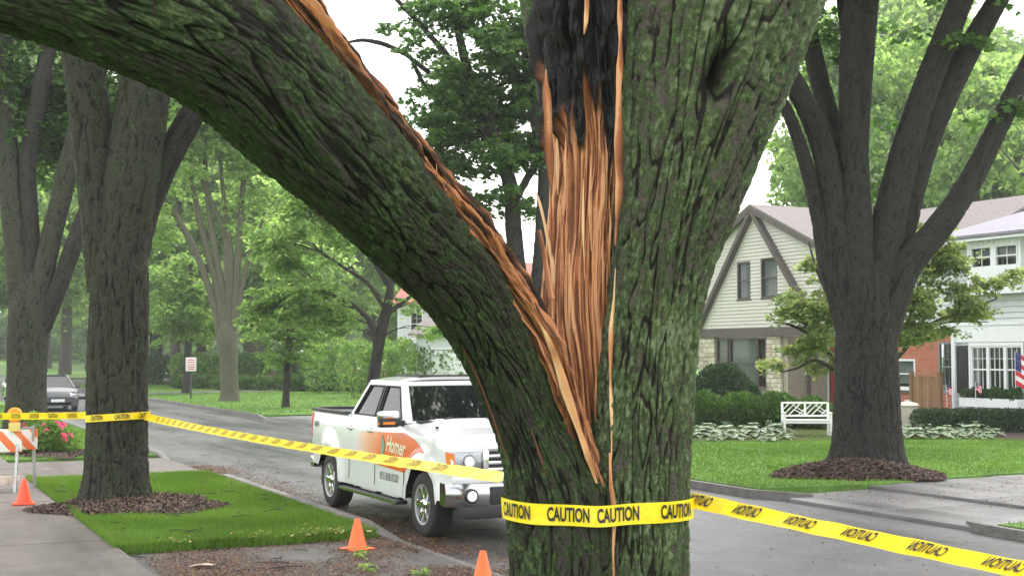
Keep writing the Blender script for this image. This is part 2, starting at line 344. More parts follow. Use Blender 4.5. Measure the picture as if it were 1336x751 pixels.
def mulch(cu, cn, ru, rn, hgt, nchip, label):
    v = []; R, A = 9, 40
    for i in range(R):
        for k in range(A):
            a = 2 * math.pi * k / A; r = (i / (R - 1)) * (1 + .12 * math.sin(a * 3 + cu) + .06 * math.sin(a * 7))
            v.append(W(cu + ru * r * math.cos(a), cn + rn * r * math.sin(a), Z + .006 + hgt * (1 - (i / (R - 1)) ** 1.6) + random.uniform(0, .015) * (i < R - 1) - .012 * (i == R - 1)))
    f = np.array([(i * A + k, i * A + (k + 1) % A, (i + 1) * A + (k + 1) % A, (i + 1) * A + k) for i in range(R - 1) for k in range(A)])
    o = mk('mulch_bed', v, f, mulch_m, smooth=True); o['kind'] = 'structure'
    r = np.sqrt(RNG.uniform(0, 1.05, nchip)); a = RNG.uniform(0, 2 * math.pi, nchip); k = (1 + .12 * np.sin(a * 3 + cu) + .06 * np.sin(a * 7))
    u = cu + ru * r * k * np.cos(a); q = cn + rn * r * k * np.sin(a)
    pts = np.stack([u * DX + q * NX, u * DY + q * NY, Z + .018 + hgt * (1 - np.minimum(r, 1) ** 1.6)], 1)
    chips('mulch_chips', pts, .07, .025, chip_m, label, 'mulch')
mulch(*MULCH['t2'], .10, 9000, 'brown mulch chips around the tape-wrapped tree')
mulch(*MULCH['rt'], .26, 12000, 'dark mulch chips mounded round the many-stemmed tree')
mulch(*MULCH['b'], .06, 2500, 'dark mulch chips under the pink flowering bush')
# bark litter on the driveway mouth and along the gutter
def scat(n, f, z):
    u, q = f(n); nn = fbm(np.stack([u * .9, q * .9, np.zeros(n)], 1), 3, 9); k = nn > RNG.uniform(.3, .68, n); u, q = u[k], q[k]
    return np.stack([u * DX + q * NX, u * DY + q * NY, np.full(len(u), z) + RNG.uniform(0, .01, len(u))], 1)
chips('bark_litter', scat(60000, lambda n: (RNG.uniform(9.9, 15.3, n), RNG.uniform(2.7, 5.7, n)), .042), .024, .011, litter_m, 'reddish bark fragments strewn over the driveway mouth', 'litter', lift=.2)
chips('bark_litter', scat(45000, lambda n: (RNG.uniform(11, 27, n), N_NEAR + np.abs(RNG.normal(0, .45, n))), .006), .024, .011, litter_m, 'reddish bark fragments lying along the gutter', 'litter', lift=.2)
chips('bark_litter', scat(5000, lambda n: (RNG.uniform(4, 30, n), RNG.uniform(6.5, 12.6, n)), .005), .03, .014, litter_m, 'small twigs and leaf scraps scattered on the road', 'litter', lift=.2)
chips('bark_litter', scat(2500, lambda n: (RNG.uniform(12.5, 17, n), RNG.uniform(12.9, 19, n)), .108), .03, .014, litter_m, 'leaf scraps scattered on the concrete driveway', 'litter', lift=.2)
yel = attrmat('fallen_leaf', [(0, (.35, .25, .08)), (.6, (.45, .36, .16)), (1, (.2, .3, .08))])
chips('fallen_leaves', scat(420, lambda n: (15.32 + np.abs(RNG.normal(0, .35, n)) - .15, RNG.uniform(2.6, 5.6, n)), .13), .06, .035, yel, 'yellowed fallen leaves along the verge edge', 'leaves', lift=.3)

# broken twigs from the storm
rg = np.random.default_rng(42); tw = B()
for k in range(150):
    u, q = (rg.uniform(10, 15.2), rg.uniform(2.7, 5.7)) if k < 50 else ((rg.uniform(9, 30), 5.75 + abs(rg.normal(0, .7))) if k < 110 else (rg.uniform(15.4, 24), rg.uniform(2.7, 5.5)))
    z = .05 if k < 50 else (.012 if k < 110 else Z + .05); a = rg.uniform(0, 6.28); L = rg.uniform(.08, .4); p = np.array(W(u, q, z)); d = np.array((math.cos(a), math.sin(a), 0)) * L
    m_ = p + d * .5 + np.array((-d[1], d[0], 0)) * rg.normal(0, .15) + np.array((0, 0, .012)); tw.bar(tuple(p), tuple(m_), .009, .009); tw.bar(tuple(m_), tuple(p + d), .006, .006)
tag(tw.build('broken_twigs', twig_m), 'small broken twigs scattered by the kerb and verge', 'twigs', kind='stuff')
# ------------------------------------------------------------ tubes and bark
def spline(pts, seg):
    pts = np.asarray(pts, float); n = len(pts); out = []
    ext = np.vstack([2 * pts[0] - pts[1], pts, 2 * pts[-1] - pts[-2]])
    for i in range(n - 1):
        p0, p1, p2, p3 = ext[i:i + 4]; m = max(2, int(np.linalg.norm(p2[:3] - p1[:3]) / seg))
        t = (np.arange(m) / m)[:, None]
        out.append(.5 * (2 * p1 + (p2 - p0) * t + (2 * p0 - 5 * p1 + 4 * p2 - p3) * t ** 2 + (3 * p1 - p0 - 3 * p2 + p3) * t ** 3))
    out.append(pts[-1:]); return np.vstack(out)
def frames(c):
    t = np.gradient(c, axis=0); t /= np.linalg.norm(t, axis=1)[:, None] + 1e-9
    u = np.zeros_like(c); ref = np.array((0, -1., 0)); a = ref - t[0] * ref.dot(t[0])
    for k in range(len(c)):
        a = a - t[k] * a.dot(t[k]); a /= np.linalg.norm(a) + 1e-9; u[k] = a
    return t, u, np.cross(t, u)
def tube(pts, seg=.02, ang=96, shape=None, disp=None, near=0.):
    q = spline(pts, seg); c = q[:, :3]; r = np.maximum(q[:, 3], 1e-3); t, u, v = frames(c)
    s = np.concatenate([[0], np.cumsum(np.linalg.norm(np.diff(c, axis=0), axis=1))]); n = len(c)
    th = np.arange(ang) * 2 * math.pi / ang; th = th - near * np.sin(th)     # finer on the street side
    TH = np.tile(th, n); S = np.repeat(s, ang); R = np.repeat(r, ang)
    if shape is not None: R = R * shape(TH, S)
    at = {}
    if disp is not None:
        h, at = disp(TH, S, R); R = R + h
    d = np.cos(TH)[:, None] * np.repeat(u, ang, 0) + np.sin(TH)[:, None] * np.repeat(v, ang, 0)
    V = np.repeat(c, ang, 0) + d * R[:, None]
    i = np.arange(n - 1)[:, None] * ang; k = np.arange(ang)[None, :]; k2 = (k + 1) % ang
    Fc = np.stack([i + k, i + k2, i + ang + k2, i + ang + k], -1).reshape(-1, 4)
    return V, Fc, {a: ('POINT', b) for a, b in at.items()}
def bark(cell=.05, stretch=5., depth=.016, seed=0, R0=.3, twist=0.):
    def f(th, s, R):
        th2 = th + twist * s
        q = np.stack([np.cos(th2) * R0, np.sin(th2) * R0, s / stretch], 1) / cell
        q = q + (np.stack([fbm(q * .35 + 7, 2, seed), fbm(q * .35 + 31, 2, seed + 3), fbm(q * .35 + 57, 2, seed + 6)], 1) - .5) * 2.2
        n1 = fbm(q * 1.15 + 3.3, 2, seed + 1); r1 = sstep(.004, .080, np.abs(n1 - .5))
        n2 = fbm(q * np.array((2.3, 2.3, 4.6)) + 9.1, 2, seed + 2); r2 = sstep(.0, .09, np.abs(n2 - .5))
        f1, f2 = voronoi(q * np.array((.9, .9, 1.5)), seed); r3 = sstep(.0, .22, f2 - f1)
        qq = np.stack([np.cos(th2) * R0, np.sin(th2) * R0, s / 1.6], 1) / cell
        fn = fbm(qq * 2.6, 3, seed + 11); big = fbm(q * .16, 2, seed + 20)
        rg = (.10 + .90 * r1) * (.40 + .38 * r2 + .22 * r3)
        h = depth * (rg * 1.0 + (fn - .5) * .75 - .55) + depth * 1.4 * (big - .5)
        fk = fbm(np.stack([np.cos(th2) * R0 / (cell * .30), np.sin(th2) * R0 / (cell * .30), s / (cell * .62)], 1), 2, seed + 60)
        h = h + depth * .45 * (fk - .5)
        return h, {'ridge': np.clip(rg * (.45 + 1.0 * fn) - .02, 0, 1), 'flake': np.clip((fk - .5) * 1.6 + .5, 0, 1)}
    return f
# ------------------------------------------------------------ the split tree
MY = 6.8
mt_base = np.array((.46, MY, Z))
split = empty('split_tree', tuple(mt_base), 0, 'huge mossy tree split open with one limb torn down, taped round trunk', 'tree')
def spp(rows): return [np.array((*P(px, py, Y), rp * Y / F)) for px, py, rp, Y in rows]
def addm(name, t, m, parent, base, smooth=True):
    v, f, a = t; return mk(name, v - base, f, m, parent, smooth, a)
# flare of roots helper
def flare(k, hgt, n=5, ph=0.):
    def f(th, s): return 1 + (k * np.exp(-np.maximum(s, 0) / hgt)) * (.75 + .5 * np.sin(n * th + ph))
    return f
stem_rows = [(830, 1040, 92, MY), (830, 960, 82, MY), (829, 860, 73, MY), (828, 751, 70, MY), (829, 680, 69, MY), (834, 600, 67, MY), (842, 510, 65, MY), (850, 430, 63, MY), (862, 350, 67, MY), (882, 260, 82, MY), (905, 160, 99, MY), (927, 70, 113, MY), (945, -10, 125, MY), (975, -120, 128, MY), (1010, -260, 110, MY)]
def stem_shape(th, s):
    # hollow crease where the stem forks, high on the camera side
    return flare(.30, .35, 5, .6)(th, s)
kh = []
sp_ = spp(stem_rows)
for p in sp_: p[2] = p[2]
# start the tubes in the ground
sp_[0][2] = Z - .12; sp_[1][2] = Z + .25
def stem_disp(th, s, R):
    h, a = bark(.050, 7., .024, 3, .34)(th, s, R)
    d = np.sqrt(((th - .05 + math.pi) % (2 * math.pi) - math.pi) ** 2 * 6 + ((s - STEM_HOLE) * 2.6) ** 2)
    hole = np.exp(-(d * 2.7) ** 2); rim = np.exp(-((d - .62) * 5) ** 2)
    groove = np.exp(-((((th - .15 + math.pi) % (2 * math.pi) - math.pi)) * 4.2) ** 2) * sstep(STEM_HOLE - .1, STEM_HOLE + .5, s)
    a['ridge'] = a['ridge'] * (1 - hole)
    return h * (1 - .6 * hole) - .26 * hole + .025 * rim - .10 * groove, a
q_ = spline(sp_, .05); s_ = np.concatenate([[0], np.cumsum(np.linalg.norm(np.diff(q_[:, :3], axis=0), axis=1))])
STEM_HOLE = float(np.interp(P(875, 108, MY)[2], q_[:, 2], s_))
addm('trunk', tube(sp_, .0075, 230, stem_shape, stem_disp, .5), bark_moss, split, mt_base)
LIMB = [(738, 1040, 94, 6.78), (739, 960, 84, 6.78), (740, 860, 77, 6.78), (741, 751, 74, 6.78), (737, 680, 74, 6.78), (722, 615, 66, 6.76), (694, 545, 55, 6.70), (655, 458, 55, 6.55), (608, 374, 60, 6.3), (547, 305, 66, 5.98), (478, 232, 76, 5.55), (402, 158, 88, 5.15), (298, 60, 97, 4.8), (190, 3, 101, 4.55), (20, -60, 105, 4.25), (-160, -105, 108, 3.95), (-400, -150, 112, 3.6), (-520, -165, 20, 3.5)]
LIMB = [r if i < 6 else (r[0] - .05 * r[2] * .7, r[1] + .05 * r[2] * .7, r[2] * .93, r[3]) for i, r in enumerate(LIMB)]
lp_ = spp(LIMB); lp_[0][2] = Z - .12; lp_[1][2] = Z + .25
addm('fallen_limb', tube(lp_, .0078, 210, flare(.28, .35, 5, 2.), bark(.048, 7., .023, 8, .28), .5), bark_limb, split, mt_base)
# stem behind, upper left
BK = [(775, 420, 40, 7.15), (772, 300, 50, 7.15), (768, 190, 53, 7.15), (752, 90, 56, 7.15), (735, 0, 56, 7.15), (715, -120, 55, 7.2), (690, -260, 50, 7.2)]
addm('back_stem', tube(spp(BK), .014, 170, None, bark(.048, 6., .018, 21, .24)), bark_moss, split, mt_base)
# ---- exposed wood
def fibremat(name, c0, c1, c2, rough=.6):
    m, t, b = nodes(name); L = t.links.new
    tc = t.nodes.new('ShaderNodeTexCoord'); fb = t.nodes.new('ShaderNodeAttribute'); fb.attribute_name = 'fib'
    n = nd(t, 'ShaderNodeTexNoise', Scale=70., Detail=4., Roughness=.65); L(tc.outputs['Object'], n.inputs['Vector'])
    n2 = nd(t, 'ShaderNodeTexNoise', Scale=3.5, Detail=4., Roughness=.6); L(tc.outputs['Object'], n2.inputs['Vector'])
    m1 = nd(t, 'ShaderNodeMath', _operation='MULTIPLY_ADD'); L(n2.outputs['Fac'], m1.inputs[0]); m1.inputs[1].default_value = .45; L(fb.outputs['Fac'], m1.inputs[2])
    m2 = nd(t, 'ShaderNodeMath', _operation='MULTIPLY_ADD'); L(n.outputs['Fac'], m2.inputs[0]); m2.inputs[1].default_value = .25; L(m1.outputs[0], m2.inputs[2])
    r = ramp(t, m2.outputs[0], [(.50, c0), (.85, c1), (1.15 if False else 1., c2)])
    a = t.nodes.new('ShaderNodeAttribute'); a.attribute_name = 'char'
    mx = nd(t, 'ShaderNodeMix', _data_type='RGBA'); L(a.outputs['Fac'], mx.inputs[0]); L(r.outputs[0], mx.inputs[6]); mx.inputs[7].default_value = (.006, .005, .006, 1)
    L(mx.outputs[2], b.inputs['Base Color']); b.inputs['Roughness'].default_value = rough; b.inputs['Specular IOR Level'].default_value = .3
    bp = nd(t, 'ShaderNodeBump', Strength=.5, Distance=.006); L(m2.outputs[0], bp.inputs['Height']); L(bp.outputs[0], b.inputs['Normal'])
    return m
heart_m = fibremat('torn_heartwood', (.12, .040, .017), (.35, .122, .050), (.58, .285, .145))
pale_m = fibremat('pale_splinter', (.34, .14, .055), (.60, .30, .14), (.74, .46, .26))
rot_m = fibremat('dark_torn_wood', (.040, .015, .009), (.22, .070, .028), (.46, .19, .085))
char_m = mat('charred_wood', (.010, .009, .010), .42, .6, 26., 1., 55., spec=.5)
def fibre(depth, seed, R0, char=None):
    def f(th, s, R):
        q = np.stack([np.cos(th) * R0 / .014, np.sin(th) * R0 / .014, s / .7], 1)
        wob = (fbm(np.stack([np.cos(th) * 2, np.sin(th) * 2, s * 3], 1), 2, seed + 30) - .5) * 2.5; q[:, 0] += wob; q[:, 1] += wob
        n1 = fbm(q, 2, seed); n3 = fbm(q * np.array((2.4, 2.4, 1.6)), 2, seed + 3); q2 = np.stack([np.cos(th) * R0 / .06, np.sin(th) * R0 / .06, s / 1.1], 1); n2 = fbm(q2, 2, seed + 5)
        st = np.floor(n2 * 9) / 9          # broken steps between layers of grain
        h = depth * ((n1 - .5) * 1.1 + (st - .5) * 2.4 + (n3 - .5) * .5)
        fib = np.clip(.45 + (n1 - .5) * 1.3 + (n3 - .5) * 1.3, 0, 1)
        c = np.zeros_like(s)
        if char is not None:
            e = fbm(np.stack([np.cos(th) * R0 / .028, np.sin(th) * R0 / .028, s / .5], 1), 3, seed + 9)
            c = sstep(char - .04, char + .05, s + (e - .5) * 1.0 + .10 * np.cos(th - 1.2))
            h = h + c * ((fbm(np.stack([np.cos(th) * R0 / .035, np.sin(th) * R0 / .035, s / .16], 1), 4, seed + 13) - .38) * .20)
        return h, {'char': c, 'fib': fib}
    return f
HW = [(792, 800, 30, 6.86), (788, 690, 38, 6.88), (782, 600, 44, 6.92), (775, 500, 55, 6.95), (766, 400, 58, 6.95), (768, 300, 54, 6.95), (772, 200, 55, 6.95), (768, 120, 60, 6.92), (766, 60, 62, 6.92), (764, 0, 60, 6.92), (762, -120, 56, 6.92), (758, -200, 10, 6.95)]
hp_ = spp(HW); q_ = spline(hp_, .05); s_ = np.concatenate([[0], np.cumsum(np.linalg.norm(np.diff(q_[:, :3], axis=0), axis=1))])
CH = float(np.interp(P(765, 152, 6.92)[2], q_[:, 2], s_))
def flat_front(th, s):  # torn face is flatter towards the street viewer
    return 1 - .22 * np.exp(-(((th + math.pi) % (2 * math.pi) - math.pi) * 1.1) ** 2)
addm('heartwood', tube(hp_, .011, 260, flat_front, fibre(.026, 31, .22, CH), .5), heart_m, split, mt_base)
# charred hollow lump above
for k, (px, py, rp, dy, hh) in enumerate([(724, 92, 13, -.02, 110), (792, 105, 9, .0, 130)]):
    rows = [(px - 3, py + hh * .62, 3, 6.86 + dy), (px - 2, py + hh * .35, rp * .7, 6.84 + dy), (px, py, rp, 6.82 + dy), (px + 2, py - hh * .4, rp * .85, 6.84 + dy), (px + 3, py - hh * .75, 4, 6.86 + dy)]
    def dd(th, s, R, k=k): return (fbm(np.stack([np.cos(th) * 3.5, np.sin(th) * 3.5, s * 7], 1), 4, 50 + k) - .5) * .26 * np.minimum(R / .08, 1), {}
    addm('charred_wood', tube(spp(rows), .012, 90, None, dd), char_m, split, mt_base)
# torn wood along the upper edge of the limb
def offrow(i, f, rr, dy): return LIMB[i]
TW = [(795, 740, 8, 6.70), (789, 690, 9, 6.66), (776, 630, 11, 6.62), (752, 560, 12, 6.60), (725, 470, 13, 6.52), (686, 400, 14, 6.40), (638, 334, 15, 6.2), (583, 266, 16, 5.92), (524, 196, 17, 5.58), (466, 122, 17, 5.26), (408, 45, 18, 4.98), (360, -15, 18, 4.82), (300, -80, 16, 4.7), (250, -120, 4, 4.65)]
def tear_disp(th, s, R):
    h, a = fibre(.018, 77, .10)(th, s, R)
    jag = fbm(np.stack([np.cos(th) * 3.2, np.sin(th) * 3.2, s * 5], 1), 4, 88)
    a['char'] = sstep(.56, .70, fbm(np.stack([np.cos(th) * 2.5, np.sin(th) * 2.5, s * 1.6], 1), 3, 90)) * .85
    return h + (jag - .45) * .10 * np.minimum(R / .05, 1), a
addm('torn_wood', tube(spp(TW), .009, 120, None, tear_disp), rot_m, split, mt_base)
# bark edge on the back of the torn limb (dark, broken)
TB = [(732, 455, 5, 6.6), (694, 384, 7, 6.5), (648, 314, 8, 6.28), (592, 246, 9, 6.02), (530, 170, 10, 5.7), (474, 98, 11, 5.4), (420, 27, 12, 5.1), (376, -33, 12, 4.9), (330, -80, 5, 4.8)]
def tb_disp(th, s, R):
    j = fbm(np.stack([np.cos(th) * 2, np.sin(th) * 2, s * 7], 1), 4, 98); return (j - .5) * .075, {'char': sstep(.35, .55, fbm(np.stack([np.cos(th) * 2, np.sin(th) * 2, s * 5], 1), 3, 99)) * .9, 'fib': j}
addm('bark_edge', tube(spp(TB), .012, 50, None, tb_disp), rot_m, split, mt_base)
# splinters
def splinter(rows, m, name='splinter', seed=0, n=10):
    p = np.array([np.array((*P(a, b, Y), r * Y / F)) for a, b, r, Y in rows]); q = spline(p, .03)
    t, u, v = frames(q[:, :3]); rg = np.random.default_rng(seed); V = []; k = len(q); jt = np.interp(np.arange(k), np.arange(0, k + 4, 4), rg.uniform(.55, 1.3, len(np.arange(0, k + 4, 4)))); sh_ = np.interp(np.arange(k), np.arange(0, k + 5, 5), rg.normal(0, .35, len(np.arange(0, k + 5, 5))))
    for i in range(k):
        for j in range(6):
            a = j * math.pi / 3; r = q[i, 3] * jt[i]
            V.append(q[i, :3] + u[i] * math.cos(a) * r * .3 + v[i] * (math.sin(a) * r + sh_[i] * q[i, 3]))
    f = np.array([(i * 6 + j, i * 6 + (j + 1) % 6, (i + 1) * 6 + (j + 1) % 6, (i + 1) * 6 + j) for i in range(k - 1) for j in range(6)])
    V = np.array(V); mk(name, V - mt_base, f, m, split, False, {'char': ('POINT', np.zeros(len(V))), 'fib': ('POINT', np.repeat(rg.uniform(.3, .75, k), 6) if False else np.clip(np.tile(rg.uniform(.15, .8, 6), k) + np.repeat(np.interp(np.arange(k), np.arange(0, k + 3, 3), rg.normal(0, .15, len(np.arange(0, k + 3, 3)))), 6), 0, 1))})
splinter([(808, -10, 3, 6.56), (809, 70, 4, 6.56), (807, 170, 6, 6.57), (806, 260, 6, 6.59), (803, 320, 1, 6.6)], heart_m, seed=1)
splinter([(798, 600, 1, 6.57), (798, 540, 3, 6.59), (797, 480, 3, 6.62), (799, 420, 3.5, 6.64), (803, 350, 1, 6.64)], pale_m, seed=2)
splinter([(801, 760, 2, 6.53), (800, 700, 2.2, 6.53), (797, 640, 4, 6.54), (796, 590, 2, 6.55)], heart_m, seed=3)
splinter([(764, -20, 3, 6.66), (765, 20, 3.5, 6.66), (762, 45, .6, 6.66)], pale_m, seed=4)
splinter([(726, 415, 5, 6.85), (718, 340, 4, 6.85), (706, 268, 3, 6.85), (699, 250, .5, 6.85)], pale_m, seed=5)
splinter([(703, 300, 3, 6.85), (714, 345, 5, 6.84), (722, 390, 6, 6.8)], heart_m, seed=6)
splinter([(778, 630, 2, 6.5), (755, 565, 5, 6.46), (735, 500, 6, 6.42), (717, 452, 5, 6.36), (703, 420, 1, 6.3)], pale_m, seed=8)
splinter([(712, 90, 1, 6.75), (711, 130, 6, 6.72), (716, 180, 9, 6.74), (719, 240, 3, 6.78)], heart_m, seed=12)
for k in range(46):
    t = k / 45; i = 3.6 + t * 7.2; j = int(i); fr = i - j; a, b = TW[j], TW[j + 1]
    px, py, Y = [a[q] + (b[q] - a[q]) * fr for q in (0, 1, 3)]
    L = random.uniform(14, 46) * (1.1 if i < 8 else .8); dx = random.uniform(-.9, -.1)
    splinter([(px + 8, py + 12, 2.6, Y), (px + 7 + dx * L * .5, py - L * .40, 2.0, Y - .03), (px + 8 + dx * L, py - L * .85, .4, Y - .03)], [rot_m, heart_m, pale_m][k % 3], seed=20 + k)
for k in range(14):
    px = 722 + 5.5 * k + random.uniform(-2, 2); y0 = random.uniform(160, 560); L = random.uniform(60, 160)
    if px < 745: y0 = min(y0, 330)
    Y = 6.70 + .0028 * abs(px - 765)
    splinter([(px, y0, .6, Y), (px + random.uniform(-2, 2), y0 + L * .5, random.uniform(1.5, 3), Y - .015), (px, y0 + L, .6, Y)], [heart_m, pale_m, rot_m][k % 3], seed=60 + k)
crack_m = mat('raw_crack', (.11, .032, .018), .7, .4, 30., .3)
# reddish cracks of fresh wood in the bark of the limb
for k, rows in enumerate([[(598, 440, 1, 6.32), (622, 490, 1.6, 6.40), (645, 550, 1.5, 6.49), (662, 600, 1, 6.51)], [(693, 560, 1, 6.46), (706, 600, 1.6, 6.50), (722, 650, 1.8, 6.515), (738, 712, 1.4, 6.52), (747, 760, 1, 6.49)]]):
    splinter(rows, crack_m, 'crack', 90 + k)
# ------------------------------------------------------------ text helper
def text_geo(s, size=1., bold=.0, shear=0., sx=1.):
    cu = bpy.data.curves.new('lettering', 'FONT'); cu.body = s; cu.size = size; cu.offset = bold; cu.shear = shear; cu.resolution_u = 3; cu.align_x = 'CENTER'; cu.align_y = 'CENTER'
    o = bpy.data.objects.new('lettering', cu); COL.objects.link(o); dg = bpy.context.evaluated_depsgraph_get(); dg.update()
    me = o.evaluated_get(dg).to_mesh(); v = np.array([x.co[:] for x in me.vertices]).reshape(-1, 3); f = [tuple(p.vertices) for p in me.polygons]
    o.evaluated_get(dg).to_mesh_clear(); bpy.data.objects.remove(o); bpy.data.curves.remove(cu)
    v[:, 0] *= sx; return v, f
# ------------------------------------------------------------ caution tape
tm, tt, tb_ = nodes('tape_yellow'); tb_.inputs['Base Color'].default_value = (.86, .64, .010, 1); tb_.inputs['Roughness'].default_value = .32
tw_ = nd(tt, 'ShaderNodeTexNoise', Scale=30., Detail=3.); tc_ = tt.nodes.new('ShaderNodeTexCoord'); tt.links.new(tc_.outputs['Object'], tw_.inputs['Vector'])
r_ = ramp(tt, tw_.outputs['Fac'], [(.3, (.80, .57, .008)), (.7, (.90, .70, .015))]); tt.links.new(r_.outputs[0], tb_.inputs['Base Color'])
bp_ = nd(tt, 'ShaderNodeBump', Strength=.35, Distance=.01); tt.links.new(tw_.outputs['Fac'], bp_.inputs['Height']); tt.links.new(bp_.outputs[0], tb_.inputs['Normal'])
ink = mat('tape_ink', (.012, .011, .010), .5, .2, 40., 0)
ink_fade = mat('tape_ink_worn', (.22, .15, .012), .5, .5, 40., 0)
CA = text_geo('CAUTION', 1., .032, 0, .50)
def tape(pts, ups, width, label, words=(), mirror=False, ink_m=None, closed=False, seed=0, flip=False, size=.064):
    pts = np.asarray(pts, float); ups = np.asarray(ups, float)
    if closed: pts = np.vstack([pts, pts[:1]]); ups = np.vstack([ups, ups[:1]])
    s = np.concatenate([[0], np.cumsum(np.linalg.norm(np.diff(pts, axis=0), axis=1))])
    t = np.gradient(pts, axis=0); t /= np.linalg.norm(t, axis=1)[:, None]
    nr = np.cross(t, ups); nr /= np.linalg.norm(nr, axis=1)[:, None]
    if flip: nr = -nr
    rg = np.random.default_rng(seed)
    def at(ss, tt_, off):
        ss = np.clip(ss, 0, s[-1] - 1e-6); ip = lambda A: np.stack([np.interp(ss, s, A[:, i]) for i in range(3)], 1)
        p, u, n = ip(pts), ip(ups), ip(nr)
        wv = .003 * np.sin(ss * 9 + seed) * np.sin(tt_ * 1.2 + ss * 4) + .0015 * np.sin(ss * 23 + tt_)
        return p + u * (tt_ * width / 2)[:, None] + n * (off + wv)[:, None]
    n = max(40, int(s[-1] / .02)); n = min(n, 900); S = np.repeat(np.linspace(0, s[-1], n), 6); T = np.tile(np.linspace(-1, 1, 6), n)
    V = at(S, T, np.zeros(len(S))); f = np.array([(i * 6 + j, i * 6 + j + 1, (i + 1) * 6 + j + 1, (i + 1) * 6 + j) for i in range(n - 1) for j in range(5)])
    o = tag(mk('caution_tape', V, f, tm, smooth=True), label, 'tape')
    for c in words:
        v, ff = CA; ll = c + (v[:, 0] * size * 1.45) * (-1 if mirror else 1)
        mk('lettering', at(ll, v[:, 1] * size * 1.45 / (width / 2), np.full(len(v), .006)), [q[::-1] if mirror != flip else q for q in ff], ink_m or ink, o)
    return o, s, at
def hull2(p):
    p = sorted(map(tuple, p))
    def half(a):
        h = []
        for q in a:
            while len(h) > 1 and (h[-1][0] - h[-2][0]) * (q[1] - h[-2][1]) - (h[-1][1] - h[-2][1]) * (q[0] - h[-2][0]) <= 0: h.pop()
            h.append(q)
        return h
    a = half(p); b = half(p[::-1]); return a[:-1] + b[:-1]
TZ = 1.475
pts = []
for rows, seg in ((sp_, .02), (lp_, .02)):
    q = spline(rows, seg); k = np.argmin(np.abs(q[:, 2] - TZ) + (q[:, 1] > 9)); cx, cy, r = q[k, 0], q[k, 1], q[k, 3] + .024
    pts += [(cx + r * math.cos(a), cy + r * math.sin(a)) for a in np.linspace(0, 2 * math.pi, 120)]
hl = np.array(hull2(pts)); i0 = np.argmax(hl[:, 1]); hl = np.roll(hl, -i0, 0); hl = np.vstack([hl, hl[:1]])
sl = np.concatenate([[0], np.cumsum(np.linalg.norm(np.diff(hl, axis=0), axis=1))]); ss = np.linspace(0, sl[-1], 260)[:-1]
hx, hy = np.interp(ss, sl, hl[:, 0]), np.interp(ss, sl, hl[:, 1])
hz = TZ - .012 * np.exp(-((hx - .43) / .12) ** 2) + .03 * np.clip((.1 - hx), 0, .2) * 2 + .008 * (hx - .3)
sgn = 1.0
loop = np.stack([hx, hy, hz], 1); upv = np.tile((0, 0, 1.), (len(loop), 1)) + np.stack([0 * hx, 0 * hx - .05, 0 * hx], 1) * 0
upv = upv + .10 * np.stack([np.gradient(hz), 0 * hz, 0 * hz], 1)
def s_at_px(px):
    best = None
    for k in range(len(loop)):
        if loop[k, 1] < MY:
            e = abs(668 + F * loop[k, 0] / loop[k, 1] - px)
            if best is None or e < best[0]: best = (e, k)
    return ss[best[1]]
ccw = hx[np.argmin(hy) + 1] > hx[np.argmin(hy)]
tape(loop, upv, .102, 'yellow caution tape wrapped round the split trunk', [s_at_px(672) , s_at_px(742), s_at_px(806), s_at_px(884)], mirror=not ccw, closed=True, flip=not ccw, seed=3)
# tape strands along the street
T2 = np.array(W(19.81, 3.27, Z)); T3 = np.array(W(36.48, 3.76, Z))
def strand(a, b, n, sag, w0, tilt, label, words, mirror, ink_m, seed, width=.10, size=.062):
    a = np.array(a); b = np.array(b); t = np.linspace(0, 1, n); p = a + (b - a) * t[:, None]; p[:, 2] -= sag * 4 * t * (1 - t)
    d = (b - a) / np.linalg.norm(b - a); side = np.cross(d, (0, 0, 1.)); side /= np.linalg.norm(side)
    tl = np.interp(t, np.linspace(0, 1, len(tilt)), tilt)
    up = np.stack([side * math.sin(x) + np.array((0, 0, 1.)) * math.cos(x) for x in tl])
    mid = p[n // 2]; nr = np.cross(d, up[n // 2]); fl = float(np.dot(nr, np.array((0, 0, CAMH)) - mid)) < 0
    return tape(p, up, width, label, words, mirror, ink_m, flip=fl, seed=seed, size=size)
pa = P(661, 623, 6.85); pb = P(189, 543, 19.05)
strand(pa, pb, 200, .03, 0, (1.08, 1.05, .9, .4), 'yellow caution tape strung from split tree past the pickup truck', [x for x in np.arange(1.0, 12.2, .46)], True, ink_fade, 5)
pc = P(896, 650, 6.85); d_ = np.array((-DX, -DY, 0)); pd = pc + d_ * 4.6 + np.array((0, 0, -.06))
strand(pc, pd, 160, .015, 0, (-.9, -1.08, -1.12, -1.1), 'yellow caution tape running from split tree over the open road', [x for x in np.arange(.12, 4.3, .40)], True, ink, 6, size=.06)
# ring on second tree and strand to the barricade
r2 = .455; c2 = T2[:2]; an = np.linspace(math.pi / 2, math.pi / 2 + 2 * math.pi, 140)[:-1]
lp2 = np.stack([c2[0] + .02 + r2 * np.cos(an), c2[1] + r2 * np.sin(an), 1.355 + .03 * np.cos(an * 1 + .4)], 1)
tape(lp2, np.tile((0, 0, 1.), (len(lp2), 1)), .10, 'yellow caution tape ring round the trunk above the mulch circle', [r2 * (math.pi - .42), r2 * (math.pi + .42), r2 * (math.pi + 1.2)], closed=True, seed=9)
pe = P(113, 541.5, 19.15); pf = P(-60, 542, 20.6)
strand(pe, pf, 60, .01, 0, (-.1, -.15, -.1), 'yellow caution tape strung across the orange warning light', [x for x in np.arange(.3, 2.4, .40)], True, ink_fade, 11)
